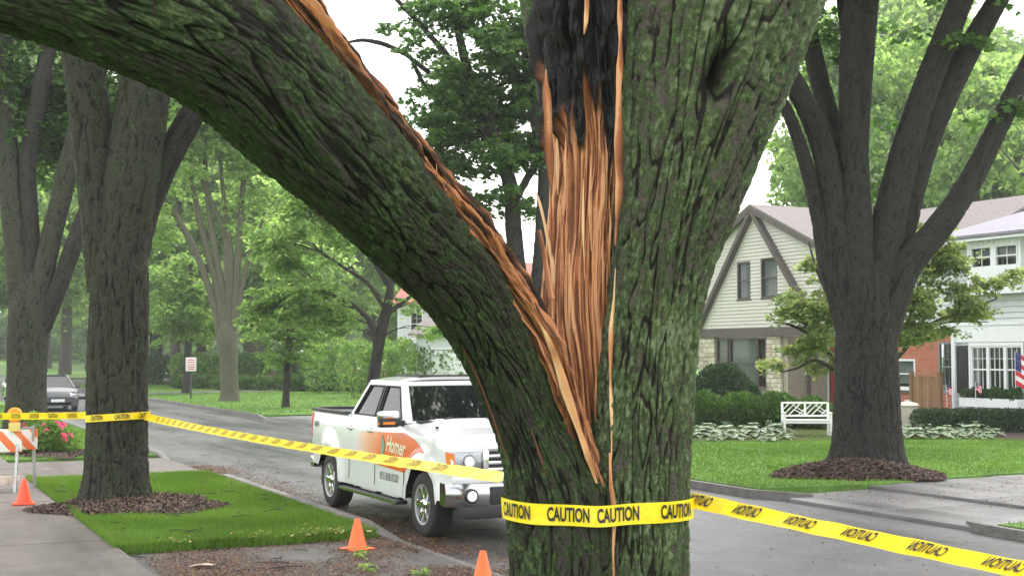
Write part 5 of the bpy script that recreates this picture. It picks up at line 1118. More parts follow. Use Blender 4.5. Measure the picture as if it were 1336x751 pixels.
# ------------------------------------------------------------ parked dark saloon car
cr = empty('parked_car', W(56.2, 6.85, 0), RZ + math.pi * 0, 'dark blue-grey saloon car parked up the street behind the rose bush', 'car')
car_paint = mat('dark_car_paint', (.022, .026, .036), .2, .1, 3., 0, coat=.8)
cw = (0., -2.7)
def c_top(x): return float(np.interp(x, [-3.6, -3.5, -2.9, .3, .75, .92], [.70, .95, .98, .90, .74, .55]))
V = []; xs = sorted(set([-3.6, -3.55, .85, .9, .92] + list(np.round(np.arange(-3.5, .82, .09), 3)) + [c + .36 * math.cos(a) for c in cw for a in np.linspace(.02, 3.12, 13)]))
for x in xs:
    bz = arch(x, .22, cw, .36, .33); tz = c_top(x); hw = .89 * (1 - .16 * max(0, (x - .2) / .72) ** 2); row = []
    for t in (0, .2, .45, .7, .9): row.append((hw * (1 - .10 * max(0, t - .5) ** 2 * 2), bz + (tz - .03 - bz) * t))
    row += [(row[-1][0] - .07, tz), (.4, tz + .035), (0, tz + .045)]
    full = [(-y, z) for y, z in row] + [(y, z) for y, z in row[-2::-1]]; NS = len(full); V += [(x, y, z) for y, z in full]
Fc = [(i * NS + k, (i + 1) * NS + k, (i + 1) * NS + k + 1, i * NS + k + 1) for i in range(len(xs) - 1) for k in range(NS - 1)] + [tuple(range(NS)), tuple(range((len(xs) - 1) * NS, len(xs) * NS))[::-1]]
B().add(V, Fc).build('body', car_paint, cr, smooth=True)
cbn = B(); o4 = lambda x, y, z: (x, y, z)
base4 = [(-.25, -.78, .90), (-.25, .78, .90), (-3.2, .78, .97), (-3.2, -.78, .97)]; top4 = [(-1.15, -.58, 1.40), (-1.15, .58, 1.40), (-2.35, .58, 1.40), (-2.35, -.58, 1.40)]
cbn.add(top4 + [(-1.75, 0, 1.44)], [(0, 1, 4), (1, 2, 4), (2, 3, 4), (3, 0, 4)])
for i in range(4): cbn.bar(base4[i], top4[i], .07, .07)
for i in range(4): cbn.bar(top4[i], top4[(i + 1) % 4], .06, .05)
cbn.build('roof', car_paint, cr, smooth=True)
B().quad(base4[0], base4[1], top4[1], top4[0]).build('windscreen', car_glass, cr); B().quad(base4[2], base4[3], top4[3], top4[2]).build('rear_window', car_glass, cr)
B().quad(base4[3], base4[0], top4[0], top4[3]).build('side_window', car_glass, cr); B().quad(base4[1], base4[2], top4[2], top4[1]).build('side_window', car_glass, cr)
B().box(-2.9, -.6, -.7, .7, .6, .95).build('interior', dark_int, cr)
for s in (-1, 1):
    for x in cw: make_wheel(cr, x, s * .76, .33, .2, s, 5)
    B().add([(.52, s * .80, .74), (.76, s * .66, .70), (.84, s * .46, .66), (.86, s * .46, .60), (.78, s * .68, .60), (.56, s * .82, .66)], [(0, 1, 2, 3, 4, 5)]).build('headlight', chrome, cr).location = (.035, s * .03, .02)
    B().box(-.55, -.42, min(s * .86, s * 1.02), max(s * .86, s * 1.02), .92, 1.04).build('wing_mirror', car_paint, cr, bevel=.02)
B().box(.84, .905, -.42, .42, .52, .60).build('grille', black_plastic, cr, bevel=.01); B().box(.84, .92, -.5, .5, .26, .38).build('bumper_intake', black_plastic, cr, bevel=.01)
B().box(.915, .93, -.26, .26, .39, .50).build('number_plate', white_paint, cr)
# second car farther up the street
c2_ = copy_tree(cr); c2_.location = W(66.5, 6.9, 0); tag(c2_, 'second dark car parked behind the dark blue-grey saloon', 'car')
# ------------------------------------------------------------ traffic cones
orange = mat('cone_orange', (.85, .14, .025), .45, .12, 14., .05)
orange2 = mat('cone_red_orange', (.80, .07, .02), .45, .12, 14., .05)
def cone(p, m, label):
    o = empty('traffic_cone', p, random.uniform(0, 1), label, 'cone')
    B().lathe([(.12, .02), (.115, .035), (.105, .05), (.032, .345), (.026, .352), (.02, .345), (.022, .33)], n=28, cap=False).build('body', m, o, smooth=True)
    B().box(-.15, .15, -.15, .15, 0, .022).build('base', m, o, bevel=.008)
cone(tuple(G(466, 716, .035)), orange, 'orange traffic cone beside the kerb near pickup front wheel')
cone(tuple(G(630, 766, .02)), orange, 'orange traffic cone next to the split tree trunk')
cone(tuple(G(31, 657, Z + .006)), orange2, 'red-orange traffic cone in front of the striped barricade')
# ------------------------------------------------------------ barricade with warning light
bpz = np.array(W(22.6, 2.0, Z)); RB = math.radians(-4)
bp0 = P(38, 600, 21.0)
bar_ = empty('barricade', (bp0[0], 21.0, Z), RB, 'striped orange and white folding barricade standing on the pavement', 'barricade')
strip_m, st_, sb_ = nodes('barricade_stripes'); tc_ = st_.nodes.new('ShaderNodeTexCoord'); sx_ = st_.nodes.new('ShaderNodeSeparateXYZ'); st_.links.new(tc_.outputs['Object'], sx_.inputs[0])
m1 = nd(st_, 'ShaderNodeMath', _operation='ADD'); st_.links.new(sx_.outputs[0], m1.inputs[0]); st_.links.new(sx_.outputs[2], m1.inputs[1])
m2 = nd(st_, 'ShaderNodeMath', _operation='MULTIPLY_ADD'); st_.links.new(m1.outputs[0], m2.inputs[0]); m2.inputs[1].default_value = 2.9; m2.inputs[2].default_value = 20.18
m3 = nd(st_, 'ShaderNodeMath', _operation='FRACT'); st_.links.new(m2.outputs[0], m3.inputs[0])
r_ = ramp(st_, m3.outputs[0], [(.0, (.75, .75, .76)), (.5, (.78, .17, .05))]); r_.color_ramp.interpolation = 'CONSTANT'; st_.links.new(r_.outputs[0], sb_.inputs['Base Color']); sb_.inputs['Roughness'].default_value = .4
worn = mat('worn_board', (.52, .42, .36), .7, .5, 9., .1)
B().box(-1.85, 0, -.30, -.27, .62, .94).build('striped_board', strip_m, bar_, bevel=.004)
B().box(-1.85, 0, -.345, -.315, .10, .25).build('lower_board', worn, bar_, bevel=.004)
B().box(-1.85, 0, .27, .30, .62, .94).build('striped_board', strip_m, bar_, bevel=.004)
for x in (-.06, -1.79):
    for s in (-1, 1):
        B().bar((x, s * .36, 0), (x, s * .26, 1.0), .045, .03, up=(0, 1, 0)).build('leg', steel, bar_)
    B().bar((x, -.3, .97), (x, .3, .97), .04, .03).build('hinge_bar', steel, bar_)
wl = empty('warning_light', (bp0[0] - .13, 21.0 - .30, Z + .94), RB, 'round orange warning light on yellow box atop the barricade', 'light')
B().box(-.075, .075, -.05, .05, 0, .14).build('battery_box', mat('yellow_plastic', (.72, .60, .20), .5, .1, 9., 0), wl, bevel=.012)
B().lathe([(.10, -.035), (.118, -.02), (.12, .02), (.10, .04), (.05, .055), (.001, .06)], cen=(0, 0, .255), ax=1, n=32).build('lens', mat('orange_lens', (.90, .30, .02), .2, .1, 30., .1), wl, smooth=True)
# ------------------------------------------------------------ street sign
sp3 = np.array(W(64.89, 14.22, Z)); sg = empty('street_sign', tuple(sp3), 0, 'small pale rectangular sign on a thin dark post at the far kerb', 'sign')
B().box(-.04, .04, -.03, .03, 0, 1.6).build('post', mat('dark_post', (.04, .05, .045), .6, .2, 9., 0), sg)
sn_ = B().box(-.26, .26, -.05, -.03, 1.35, 2.02).build('sign_plate', mat('sign_white', (.74, .70, .70), .5, .05, 5., 0), sg, bevel=.01)
redp = mat('sign_red', (.55, .12, .12), .5, .1, 9., 0)
for z, wd in ((1.90, .36), (1.78, .40), (1.66, .34), (1.55, .38), (1.45, .30)): B().box(-wd / 2, wd / 2, -.0525, -.05, z - .025, z + .025).build('sign_line', redp, sg)
# ------------------------------------------------------------ white garden bench
bw = mat('bench_white', (.78, .78, .77), .45, .06, 9., .05)
bp4 = G(1054, 569, Z); bn = empty('garden_bench', (bp4[0], bp4[1], Z), math.radians(-4), 'white wooden bench with lattice back at the lawn edge', 'bench')
for x in (-.60, .60):
    B().box(x - .03, x + .03, .42, .48, 0, .88).build('leg', bw, bn, bevel=.004); B().box(x - .03, x + .03, -.03, .03, 0, .60).build('leg', bw, bn, bevel=.004)
    B().box(x - .035, x + .035, -.06, .44, .60, .63).build('armrest', bw, bn, bevel=.006); B().box(x - .02, x + .02, .03, .42, .36, .42).build('side_rail', bw, bn)
B().box(-.57, .57, -.02, .01, .34, .41).build('front_rail', bw, bn)
for k in range(6): B().box(-.57, .57, -.03 + k * .075, .035 + k * .075, .415, .437).build('seat_slat', bw, bn)
B().box(-.57, .57, .435, .47, .84, .89).build('top_rail', bw, bn, bevel=.005); B().box(-.57, .57, .435, .465, .50, .545).build('back_rail', bw, bn)
B().box(-.025, .025, .437, .463, .545, .84).build('centre_post', bw, bn)
def lat(a, c): B().bar((a[0], .45, a[1]), (c[0], .45, c[1]), .02, .024, up=(0, 1, 0)).build('lattice_slat', bw, bn)
for x0, x1 in ((-.57, -.025), (.025, .57)):
    wd, z0, z1 = x1 - x0, .545, .84; h = z1 - z0; xm = (x0 + x1) / 2; zm = (z0 + z1) / 2
    lat((x0, zm), (x0 + wd * .27, z1)); lat((x0, z0), (xm + wd * .05, z1)); lat((x0 + wd * .27, z0), (x1, z1 - .01) if False else (xm + wd * .32, z1))
    lat((x1, zm), (x1 - wd * .27, z0)); lat((xm, zm), (x1, z0)); lat((x0 + wd * .45, z1 - .03), (x1, zm - .07))
# ------------------------------------------------------------ gabled house (x right along the street, y away)
siding_m = mat('cream_siding', (.52, .505, .46), .55, .05, 3., .06, 40.)
siding_w = mat('white_siding', (.55, .58, .59), .5, .05, 3., .06, 40.)
trim_brown = mat('brown_trim', (.085, .068, .066), .6, .2, 6., .1)
roof_m = mat('grey_shingle', (.155, .135, .135), .85, .3, 9., .4, 40., stretch=(1, 1, 4))
roof2_m = mat('lilac_shingle', (.21, .20, .24), .8, .25, 9., .4, 40., stretch=(1, 1, 4))
white_trim = mat('white_trim', (.74, .76, .78), .45, .05, 6., 0)
black_sh = mat('black_shutter', (.016, .017, .02), .5, .2, 9., 0)
stone_mats = [mat('ashlar_stone_%d' % k, c, .85, .2, 8., .3) for k, c in enumerate([(.48, .43, .34), (.40, .35, .27), (.54, .50, .42), (.34, .30, .25)])]
brick_m, bt_, bb_ = nodes('red_brick'); tc_ = bt_.nodes.new('ShaderNodeTexCoord'); mp_ = bt_.nodes.new('ShaderNodeMapping'); bt_.links.new(tc_.outputs['Object'], mp_.inputs[0]); mp_.inputs['Rotation'].default_value = (math.pi / 2, 0, 0)
br_ = nd(bt_, 'ShaderNodeTexBrick', Scale=1.0); br_.inputs['Brick Width'].default_value = .21; br_.inputs['Row Height'].default_value = .075; br_.inputs['Mortar Size'].default_value = .007
br_.inputs['Color1'].default_value = (.36, .085, .045, 1); br_.inputs['Color2'].default_value = (.46, .14, .075, 1); br_.inputs['Mortar'].default_value = (.36, .27, .22, 1)
bt_.links.new(mp_.outputs[0], br_.inputs['Vector']); bt_.links.new(br_.outputs['Color'], bb_.inputs['Base Color']); bb_.inputs['Roughness'].default_value = .85
bpn = nd(bt_, 'ShaderNodeBump', Strength=.6, Distance=.01); bpn.invert = True; bt_.links.new(br_.outputs['Fac'], bpn.inputs['Height']); bt_.links.new(bpn.outputs[0], bb_.inputs['Normal'])
curtain_m = mat('pale_curtain', (.34, .40, .34), .9, .15, 3., 0, stretch=(6, 1, 1)); blind_m = mat('window_blind', (.42, .46, .47), .8, .1, 3., 0)
def lap(b, x0f, x1f, z0, z1, y, step=.125, holes=()):
    """lap boards from z0 to z1, cut to x0f(z)..x1f(z) and around window holes (x0,x1,z0,z1)"""
    z = z0
    while z < z1 - .01:
        ze = min(z + step, z1); zm = (z + ze) / 2; segs = [(x0f(zm), x1f(zm))]
        for (a, c, d, e) in holes:
            if d < ze - .01 and e > z + .01:
                ns = []
                for (s0, s1) in segs:
                    if c <= s0 or a >= s1: ns.append((s0, s1)); continue
                    if a > s0: ns.append((s0, a))
                    if c < s1: ns.append((c, s1))
                segs = ns
        for s0, s1 in segs:
            if s1 - s0 < .02: continue
            b.add([(s0, y - .040, z), (s1, y - .040, z), (s1, y - .004, ze + .006), (s0, y - .004, ze + .006), (s0, y, z), (s1, y, z)], [(0, 1, 2, 3), (4, 5, 1, 0)])
        z = ze
def window(parent, x0, x1, z0, z1, y, fm, bars=(1, 1), fw=.05, inner=None, sill=True, depth=.12):
    w_ = B()
    w_.box(x0, x0 + fw, y - .035, y + .06, z0, z1).box(x1 - fw, x1, y - .035, y + .06, z0, z1).box(x0 + fw, x1 - fw, y - .035, y + .06, z1 - fw, z1).box(x0 + fw, x1 - fw, y - .035, y + .06, z0, z0 + fw)
    zm = (z0 + z1) / 2
    o = w_.build('window_frame', fm, parent)
    B().box(x0 + fw, x1 - fw, y - .01, y + .045, zm - .022, zm + .022).build('meeting_rail', fm, o)
    nx, nz = bars
    for i in range(1, nx): xx = x0 + fw + (x1 - x0 - 2 * fw) * i / nx; B().box(xx - .007, xx + .007, y + .0, y + .03, z0 + fw, z1 - fw).build('muntin', fm, o)
    for i in range(1, nz):
        zz = zm + (z1 - fw - zm) * i / nz; B().box(x0 + fw, x1 - fw, y + .002, y + .028, zz - .007, zz + .007).build('muntin', fm, o)
    B().quad((x0 + fw, y + .035, z0 + fw), (x1 - fw, y + .035, z0 + fw), (x1 - fw, y + .035, z1 - fw), (x0 + fw, y + .035, z1 - fw)).build('pane', house_glass, o)
    if inner is not None: B().box(x0 + fw, x1 - fw, y + .10, y + .12, z0 + fw + inner[1] * (z1 - z0), z1 - fw).build('blind', inner[0], o)
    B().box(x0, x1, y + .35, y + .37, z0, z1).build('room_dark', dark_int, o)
    if sill: B().box(x0 - .04, x1 + .04, y - .07, y - .0, z0 - .05, z0 - .003).build('sill', fm, o)
    return o
h1 = empty('gabled_house', W(40.54, 30.0, Z), RZ, 'cream-sided house with steep brown timbered gable and grey roof', 'house')
PK = 7.65; SL = .44; hwid = 3.75; zB = 2.95
wins = [(-1.15, -.29, 4.25, 5.68), (.35, 1.35, 4.25, 5.74)]
b = B(); rk = lambda z: hwid if z < PK - SL * hwid else (PK - z) / SL
lap(b, lambda z: -rk(z), lambda z: rk(z), zB + .22, PK - .05, 0., .135, wins)
o = b.build('gable_siding', siding_m, h1); o['kind'] = 'stuff'
# backing wall with window openings left open
bw_ = B(); prev = -hwid
for (a, c) in [(-hwid, -1.15), (-.29, .35), (1.35, hwid)]:
    za = PK - SL * abs(a) - .02; zc = PK - SL * abs(c) - .02; pts = [(a, zB), (c, zB), (c, zc)] + ([(0, PK - .02)] if a < 0 < c else []) + [(a, za)]
    bw_.prism(pts, 1, .0, .15)
for (a, c, d, e) in wins: bw_.box(a, c, 0., .15, zB, d); bw_.prism([(a, e), (c, e), (c, PK - SL * max(abs(a), abs(c)) - .02), (a, PK - SL * max(abs(a), abs(c)) - .02)], 1, 0., .15)
bw_.build('gable_wall', siding_m, h1)
for (a, c, d, e) in wins: window(h1, a, c, d, e, .02, trim_brown, (1, 1), .055, (blind_m, .02))
# timbers: bargeboards, the steep A, the floor beam
for s in (-1, 1):
    B().bar((0, -.10, PK + .02), (s * (hwid + .25), -.10, PK + .02 - SL * (hwid + .25)), .16, .24, up=(0, 1, 0)).build('bargeboard', trim_brown, h1) if False else None
    d = Vector((s, 0, -SL)).normalized(); nn = Vector((SL * s, 0, 1)).normalized()
    a = Vector((0, 0, PK + .10)); e = a + d * ((hwid + .3) / d.x * s)
    v = [a + Vector((0, -.26, 0)), e + Vector((0, -.26, 0)), e + Vector((0, -.26, -.26)), a + Vector((0, -.26, -.26)), a + Vector((0, -.20, 0)), e + Vector((0, -.20, 0)), e + Vector((0, -.20, -.26)), a + Vector((0, -.20, -.26))]
    B().add(v, [(0, 1, 2, 3), (7, 6, 5, 4), (0, 4, 5, 1), (1, 5, 6, 2), (2, 6, 7, 3), (3, 7, 4, 0)]).build('bargeboard', trim_brown, h1)
    fx = s * 3.72; B().bar((s * .02, -.12 - .01 * s, PK - .1), (fx, -.12 - .01 * s, PK - .1 - 1.20 * 3.70), .16, .30, up=(0, 1, 0)).build('gable_timber', trim_brown, h1)
B().box(-hwid - .05, hwid + .02, -.10, .02, zB - .12, zB + .20).build('floor_beam', trim_brown, h1)
# gable roof planes running back into the main roof
for s in (-1, 1):
    x1 = s * (hwid + .35); z1 = PK + .16 - SL * abs(x1)
    v = [(0, -.27, PK + .16), (x1, -.27, z1), (x1, 5.5, z1), (0, 5.5, PK + .16)]; v += [(a, c, d - .09) for a, c, d in v]
    B().add(v, [(0, 1, 2, 3), (7, 6, 5, 4), (0, 4, 5, 1), (1, 5, 6, 2), (2, 6, 7, 3), (3, 7, 4, 0)]).build('roof', roof_m, h1)
B().box(-hwid, -hwid + .15, .15, 7., 0, PK - SL * hwid - .05).build('side_wall', siding_m, h1)
# main block
MX0, MX1 = -3.2, 8.55
for (za, zb_, ya, yb_) in ((5.55, 7.62, 1.2, 5.6), (7.62, 5.55, 5.6, 10.)):
    v = [(MX0, ya, za), (MX1 + .3, ya, za), (MX1 + .3, yb_, zb_), (MX0, yb_, zb_)]; v += [(a, c, d - .10) for a, c, d in v]
    B().add(v, [(0, 1, 2, 3), (7, 6, 5, 4), (0, 4, 5, 1), (1, 5, 6, 2), (2, 6, 7, 3), (3, 7, 4, 0)]).build('roof', roof_m, h1)
rw = B(); rw.box(hwid - .1, MX1, 1.55, 1.70, 2.95, 5.5).box(MX1 - .15, MX1, 1.70, 9.6, 0, 5.4); rw.build('wing_wall', siding_w, h1)
b = B(); lap(b, lambda z: hwid, lambda z: MX1, 2.95, 5.4, 1.545, .135); o = b.build('wing_siding', siding_w, h1); o['kind'] = 'stuff'
b = B().prism([(MX1, 1.5), (MX1, 1.6), (MX1, 1.6)], 2, 0, .1) if False else None
# brick ground floor of the wing, with openings
bwins = [(5.55, 6.75, 1.0, 2.0), (7.82, 8.5, .95, 2.55)]
bk = B(); xs_ = [3.0]
for (a, c, d, e) in bwins: bk.box(xs_[-1], a, 1.5, 1.65, 0, 2.80); bk.box(a, c, 1.5, 1.65, 0, d); bk.box(a, c, 1.5, 1.65, e, 2.80); xs_.append(c)
bk.box(xs_[-1], MX1, 1.5, 1.65, 0, 2.80); bk.build('brick_wall', brick_m, h1)
B().box(3., MX1 + .05, 1.44, 1.68, 2.80, 2.98).build('wing_beam', trim_brown, h1)
window(h1, *bwins[0], 1.53, white_trim, (1, 1), .07, (blind_m, .1)); window(h1, *bwins[1], 1.53, mat('grey_frame', (.20, .21, .23), .5, .1, 5., 0), (3, 3), .06)
B().box(5.45, 6.85, 1.44, 1.50, .86, .95).build('window_ledge', concrete, h1)
# porch with red door
B().box(1.9, 3.0, 1.9, 2.05, 0, 2.8).build('porch_wall', brick_m, h1)
dr = B().box(2.05, 2.75, 1.82, 1.90, .15, 2.1).build('red_door', mat('red_door_paint', (.28, .020, .022), .45, .1, 5., 0), h1)
for z in (.35, .95, 1.5): B().box(2.15, 2.65, 1.80, 1.82, z, z + .42).build('door_panel', dr.data.materials[0], dr)
B().box(1.98, 2.05, 1.80, 1.9, .1, 2.2).box(2.75, 2.82, 1.80, 1.9, .1, 2.2).box(1.98, 2.82, 1.80, 1.9, 2.1, 2.2).build('door_frame', trim_brown, h1)
B().box(2.85, 3.0, -.05, .15, 0, 2.85).build('porch_post', trim_brown, h1); B().box(1.5, 1.75, .1, 1.9, 0, 2.8).build('porch_side', stone_mats[3], h1)
# stone-faced ground floor
def stones(x0, x1, z0, z1):
    z = z0
    while z < z1 - .05:
        h = random.choice((.13, .17, .20)); h = min(h, z1 - z); x = x0
        while x < x1 - .03:
            wd = min(random.uniform(.2, .45), x1 - x)
            if x1 - x - wd < .1: wd = x1 - x
            B().box(x + .006, x + wd - .006, -.03 - random.uniform(0, .03), .06, z + .006, z + h - .006).build('stone', random.choice(stone_mats), h1, bevel=.01, seg=1); x += wd
        z += h
B().box(-hwid, -2.66, .05, .2, 0, zB - .1).box(.62, 1.5, .05, .2, 0, zB - .1).box(-2.66, .62, .05, .2, 0, .85).build('stone_backing', stone_mats[3], h1)
stones(-hwid, -2.68, .6, zB - .13); stones(.66, 1.5, .6, zB - .13)
window(h1, -2.62, -1.82, .9, 2.78, .03, trim_brown, (1, 2), .07, (curtain_m, .0))
window(h1, -1.74, .0, .9, 2.78, .03, trim_brown, (1, 1), .05, (curtain_m, .0))
window(h1, .04, .62, .9, 2.78, .03, trim_brown, (2, 2), .06)
ch_ = B().box(.8, 1.35, 6.0, 6.6, 6.6, 8.6).build('chimney', brick_m, h1); B().box(.74, 1.41, 5.94, 6.66, 8.6, 8.7).build('chimney_cap', concrete, ch_)
B().bar((MX1 + .02, 1.40, .1), (MX1 + .02, 1.40, 5.4), .08, .08).build('downpipe', white_trim, h1)
B().box(-hwid, MX1, .2, 9.6, -.1, 0.02).build('foundation', concrete, h1)
# ------------------------------------------------------------ white house on the right
h2 = empty('white_house', W(30.4, 30.0, Z), RZ, 'white sided house with black shutter and triple window with flower box', 'house')
tw3 = [(.62, 1.28, 1.0, 2.40), (1.28, 1.94, 1.0, 2.40), (1.94, 2.60, 1.0, 2.40)]
b = B(); lap(b, lambda z: 0., lambda z: 6., 3.05, 5.6, 0, .17, [(1.0, 2.9, 3.9, 5.4)]); lap(b, lambda z: 0., lambda z: 6., .2, .9, 0, .17); o = b.build('siding', siding_w, h2); o['kind'] = 'stuff'
wl_ = B().box(0, .62, .0, .15, 0, 5.6).box(2.6, 6., .0, .15, 0, 5.6).box(.62, 2.6, 0, .15, 0, 1.0).box(.62, 2.6, 0, .15, 2.40, 5.6).box(0, .15, .15, 8., 0, 5.6); wl_.build('wall', siding_w, h2)
B().box(-.03, 6., -.06, -.005, 2.52, 3.02).build('fascia_band', white_trim, h2); B().box(-.06, 6., -.09, -.0, 3.02, 3.09).build('band_moulding', white_trim, h2)
B().box(-.06, .06, -.05, .06, 0, 5.6).build('corner_board', white_trim, h2)
for t_ in tw3: window(h2, *t_, .0, white_trim, (3, 2), .05, None, False)
B().box(.56, 2.66, -.06, .0, 2.40, 2.50).box(.56, .62, -.06, 0., .95, 2.4).box(2.60, 2.66, -.06, 0., .95, 2.4).build('window_casing', white_trim, h2)
sh = B().box(.06, .48, -.06, -.012, .98, 2.42).build('shutter', black_sh, h2)
for k in range(16): B().box(.10, .44, -.075, -.06, 1.05 + k * .083, 1.10 + k * .083).build('louvre', black_sh, sh)
sh2 = B().box(2.74, 3.16, -.06, -.012, .98, 2.42).build('shutter', black_sh, h2)
B().box(.5, 2.75, -.42, -.02, .60, .86).build('flower_box', white_trim, h2)
# projecting upper bay
B().box(.9, 2.95, -.40, .0, 3.92, 4.0).box(.9, 1.0, -.40, .0, 4.0, 5.55).box(2.85, 2.95, -.40, 0., 4.0, 5.55).box(1.0, 2.85, -.40, -.28, 4.0, 4.70).box(1.0, 2.85, -.40, -.28, 5.34, 5.55).box(1.85, 1.97, -.40, -.28, 4.70, 5.34).build('upper_bay', white_trim, h2)
for a in ((1.02, 1.85), (1.97, 2.83)): window(h2, a[0], a[1], 4.70, 5.34, -.36, white_trim, (2, 1), .05, (blind_m, .3), False)
for k in range(9): B().box(1.05 + k * .2, 1.15 + k * .2, -.43, -.40, 5.40, 5.50).build('dentil', white_trim, h2)
B().box(.85, 3.0, -.46, -.0, 5.55, 5.66).build('bay_cornice', white_trim, h2)
v = [(-.55, -.75, 5.68), (7, -.75, 5.68), (4.5, 4.2, 7.3), (2.2, 4.2, 7.3), (-.55, 9., 5.68), (7, 9., 5.68)]
B().add(v + [(a, c, d - .08) for a, c, d in v], [(0, 1, 2, 3), (0, 3, 4), (4, 3, 2, 5), (1, 5, 2), (6, 7, 11, 10), (0, 6, 7, 1), (0, 4, 10, 6), (4, 5, 11, 10), (1, 7, 11, 5)]).build('roof', roof2_m, h2)
B().box(-.5, 6.9, -.70, -.58, 5.50, 5.62).build('gutter', white_trim, h2); B().bar((.02, -.1, .1), (.02, -.1, 5.5), .07, .07).build('downpipe', white_trim, h2)
B().box(-.5, 6.8, -.7, 8.9, 5.56, 5.60).build('soffit', white_trim, h2)
def H2(x, y, z): return (W(30.4, 30., 0)[0] + x * -DX + y * NX, W(30.4, 30., 0)[1] + x * -DY + y * NY, z)
bl = []
for k in range(6): q = H2(.68 + k * .37, -.25, 1.08); bl.append((q, (.22, .2, .18 + .07 * (k % 2))))
shrub('window_box_plant', bl, 2600, .07, leaf_d, 'trailing greenery filling the window box of the white house', 'plant', 440, base=H2(1.6, -.25, Z + .70))
# flags
flag_red = mat('flag_red', (.55, .03, .05), .8, .1, 9., 0); flag_wht = mat('flag_white', (.75, .73, .73), .8, .05, 9., 0); flag_blu = mat('flag_blue', (.03, .04, .16), .8, .1, 9., 0)
def flag(p, h, L, hh, label, rz, lean=.0):
    o = empty('flag', p, rz, label, 'flag'); B().bar((0, 0, 0), (lean, 0, h), .014, .014).build('pole', white_trim, o)
    for k in range(7):
        z0 = -hh * k / 7 - hh / 7; x0 = 0
        vv = []
        for i in range(9):
            t = i / 8; x = lean + .01 + L * t; dz = h - .02 - .55 * L * t; y = .03 * math.sin(t * 7); vv += [(x, y, dz + z0), (x, y, dz + z0 + hh / 7)]
        mk('stripe', vv, np.array([(2 * i, 2 * i + 2, 2 * i + 3, 2 * i + 1) for i in range(8)]), (flag_red, flag_wht)[k % 2], o)
    vv = []
    for i in range(5):
        t = i / 8 * .9; x = lean + .01 + L * t; dz = h - .018 - .55 * L * t; y = .03 * math.sin(t * 7) - .006; vv += [(x, y, dz - hh * .56), (x, y, dz)]
    cn_ = mk('canton', vv, np.array([(2 * i, 2 * i + 2, 2 * i + 3, 2 * i + 1) for i in range(4)]), flag_blu, o)
    for k in range(6): x = lean + .03 + L * .4 * (k % 3) / 3; B().box(x, x + .014, -.05, -.045, h - .06 - .55 * L * (x - lean) / L - hh * .2 * (k // 3), h - .046 - .55 * L * (x - lean) / L - hh * .2 * (k // 3)).build('star', flag_wht, cn_)
flag(H2(.22, -.6, Z), 1.25, .20, .22, 'small striped flag before the black shutter', RZ, -.05)
flag(H2(1.30, -.55, Z + .4), .95, .18, .24, 'small striped flag standing in the window box', RZ + .2)
flag(H2(2.58, -.3, Z), 2.25, .36, .95, 'large striped flag hanging beside the triple window', RZ + .4)
# wooden gate between the houses
fn_ = empty('wooden_gate', W(31.6, 29.3, Z), RZ, 'brown wooden board gate between brick wing and white house', 'gate')
cedar = [mat('cedar_%d' % k, c, .75, .25, 3., .2, stretch=(8, 8, 1)) for k, c in enumerate([(.22, .125, .062), (.25, .145, .075), (.19, .105, .052)])]
for k in range(8): B().box(.06 + k * .145, .06 + k * .145 + .138, -.02, .01, .08, 1.48 - .02 * (k % 3 == 0)).build('board', cedar[k % 3], fn_, bevel=.004, seg=1)
for x in (0., 1.22): B().box(x - .05, x + .06, -.06, .06, 0, 1.62).build('post', cedar[2], fn_)
for z in (.30, 1.30): B().box(.05, 1.22, .012, .05, z, z + .09).build('rail', cedar[1], fn_)
B().box(.0, 1.26, -.05, .05, 1.50, 1.54).build('cap_rail', cedar[1], fn_)
# cream urn-shaped bin
tp = P(1184, 540, 38.2); tb = empty('lidded_bin', (tp[0], 38.2, Z), 0, 'cream lidded bin standing by the brick wall', 'bin'); crm = mat('cream_plastic', (.50, .46, .38), .6, .1, 6., .05)
B().lathe([(.24, 0), (.27, .1), (.30, .62), (.30, .66)], n=24).build('body', crm, tb, smooth=True); B().lathe([(.33, .66), (.34, .69), (.28, .75), (.10, .79), (.06, .80)], n=24).build('lid', crm, tb, smooth=True); B().box(-.08, .08, -.02, .02, .80, .84).build('lid_handle', crm, tb, bevel=.01)
# ------------------------------------------------------------ white garage house behind the pickup
g1 = empty('garage_house', (-4.6, 66., Z), math.radians(-20), 'white garage with red-brown roof glimpsed behind the pickup and tree', 'house')
redroof = mat('red_roof', (.33, .13, .11), .8, .2, 8., .3)
b = B(); lap(b, lambda z: -.2, lambda z: 3., .1, 3.2, 0, .14, [(.55, 2.75, 0, 2.4)]); o = b.build('siding', siding_w, g1); o['kind'] = 'stuff'
B().box(-.2, .55, 0.01, .15, 0, 3.2).box(2.75, 3., .01, .15, 0, 3.2).box(.55, 2.75, .01, .15, 2.4, 3.2).box(-.2, -.05, .15, 6, 0, 3.2).build('wall', siding_w, g1)
gd = B().box(.6, 2.7, .06, .10, 0, 2.38).build('garage_door', white_trim, g1)
for k in range(4):
    for j in range(4): B().box(.66 + j * .51, 1.11 + j * .51, .045, .06, .08 + k * .58, .56 + k * .58).build('door_panel', white_trim, gd)
B().box(.47, .55, -.03, .0, 0, 2.48).box(2.75, 2.83, -.03, 0, 0, 2.48).box(.47, 2.83, -.03, 0, 2.4, 2.48).build('door_casing', white_trim, g1)
v = [(-.5, -.4, 3.2), (3.4, -.4, 3.2), (3.4, 3.2, 4.6), (-.5, 3.2, 4.6)]; B().add(v + [(a, c, d - .1) for a, c, d in v], [(0, 1, 2, 3), (7, 6, 5, 4), (0, 4, 5, 1), (1, 5, 6, 2), (2, 6, 7, 3), (3, 7, 4, 0)]).build('roof', roof_m, g1)
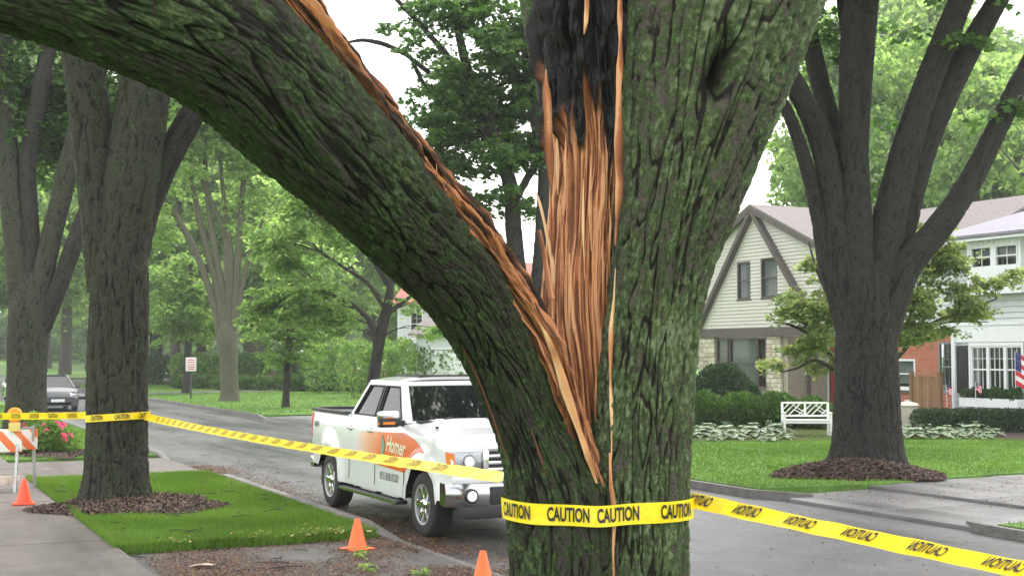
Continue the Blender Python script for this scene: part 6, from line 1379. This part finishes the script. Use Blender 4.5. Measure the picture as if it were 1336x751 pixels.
g2 = empty('far_house', (-3.2, 84., Z), math.radians(-20), 'tall white house with red-brown roof glimpsed through the maple branches', 'house')
b = B(); lap(b, lambda z: -4.5, lambda z: 4.5, .1, 5.6, 0, .2, [(-3.6, -2.7, 3.4, 4.9), (1.2, 2.1, 3.4, 4.9)]); o = b.build('siding', siding_w, g2); o['kind'] = 'stuff'
B().box(-4.5, -3.6, .01, .2, 0, 5.6).box(-2.7, 1.2, .01, .2, 0, 5.6).box(2.1, 4.5, .01, .2, 0, 5.6).box(-3.6, -2.7, .01, .2, 0, 3.4).box(1.2, 2.1, .01, .2, 0, 3.4).box(-3.6, -2.7, .01, .2, 4.9, 5.6).box(1.2, 2.1, .01, .2, 4.9, 5.6).box(-4.5, -4.3, .2, 8, 0, 5.6).box(4.3, 4.5, .2, 8, 0, 5.6).build('wall', siding_w, g2)
window(g2, -3.6, -2.7, 3.4, 4.9, .02, white_trim, (2, 2), .07); window(g2, 1.2, 2.1, 3.4, 4.9, .02, white_trim, (2, 2), .07)
v = [(-4.8, -.5, 5.5), (4.8, -.5, 5.5), (4.8, 4., 8.2), (-4.8, 4., 8.2), (4.8, 8.5, 5.5), (-4.8, 8.5, 5.5)]; B().add(v + [(a, c, d - .12) for a, c, d in v], [(0, 1, 2, 3), (3, 2, 4, 5), (6, 9, 8, 7), (9, 11, 10, 8), (0, 6, 7, 1), (1, 7, 8, 2), (2, 8, 10, 4), (0, 3, 9, 6), (3, 5, 11, 9), (5, 4, 10, 11)]).build('roof', redroof, g2)
# brick terrace wall and steps beyond the far lawn
tr_ = empty('terrace_wall', (P(360, 480, 90)[0], 90., Z), 0, 'low brick terrace wall with wide steps beyond the far lawn', 'wall')
B().box(-5, 2.2, 0, .4, 0, .95).build('retaining_wall', brick_m, tr_); B().box(-5.05, 2.25, -.05, .45, .95, 1.03).build('coping', concrete_lt, tr_)
for k in range(5): B().box(2.3, 6.5, k * .45, k * .45 + .5, 0, .20 + k * .24).build('step', brick_m, tr_); 
B().box(6.55, 9., 0, .4, 0, 1.5).build('side_wall', brick_m, tr_)
# ------------------------------------------------------------ humid air
x0, x1, y0, y1, z0, z1 = -260, 260, -30, 330, -1.5, 42
hz = B().box(x0, x1, y0, y1, z0, z1).build('haze', None); hz['kind'] = 'stuff'; hz['label'] = 'thin humid haze filling the street air'
hm = bpy.data.materials.new('humid_air'); hm.use_nodes = True; t = hm.node_tree; t.nodes.remove(t.nodes['Principled BSDF'])
pv = t.nodes.new('ShaderNodeVolumePrincipled'); pv.inputs['Color'].default_value = (.95, .97, .97, 1); pv.inputs['Density'].default_value = .0006; pv.inputs['Anisotropy'].default_value = .3
t.links.new(pv.outputs[0], t.nodes['Material Output'].inputs['Volume']); hz.data.materials.append(hm)
for o in protos:
    pass
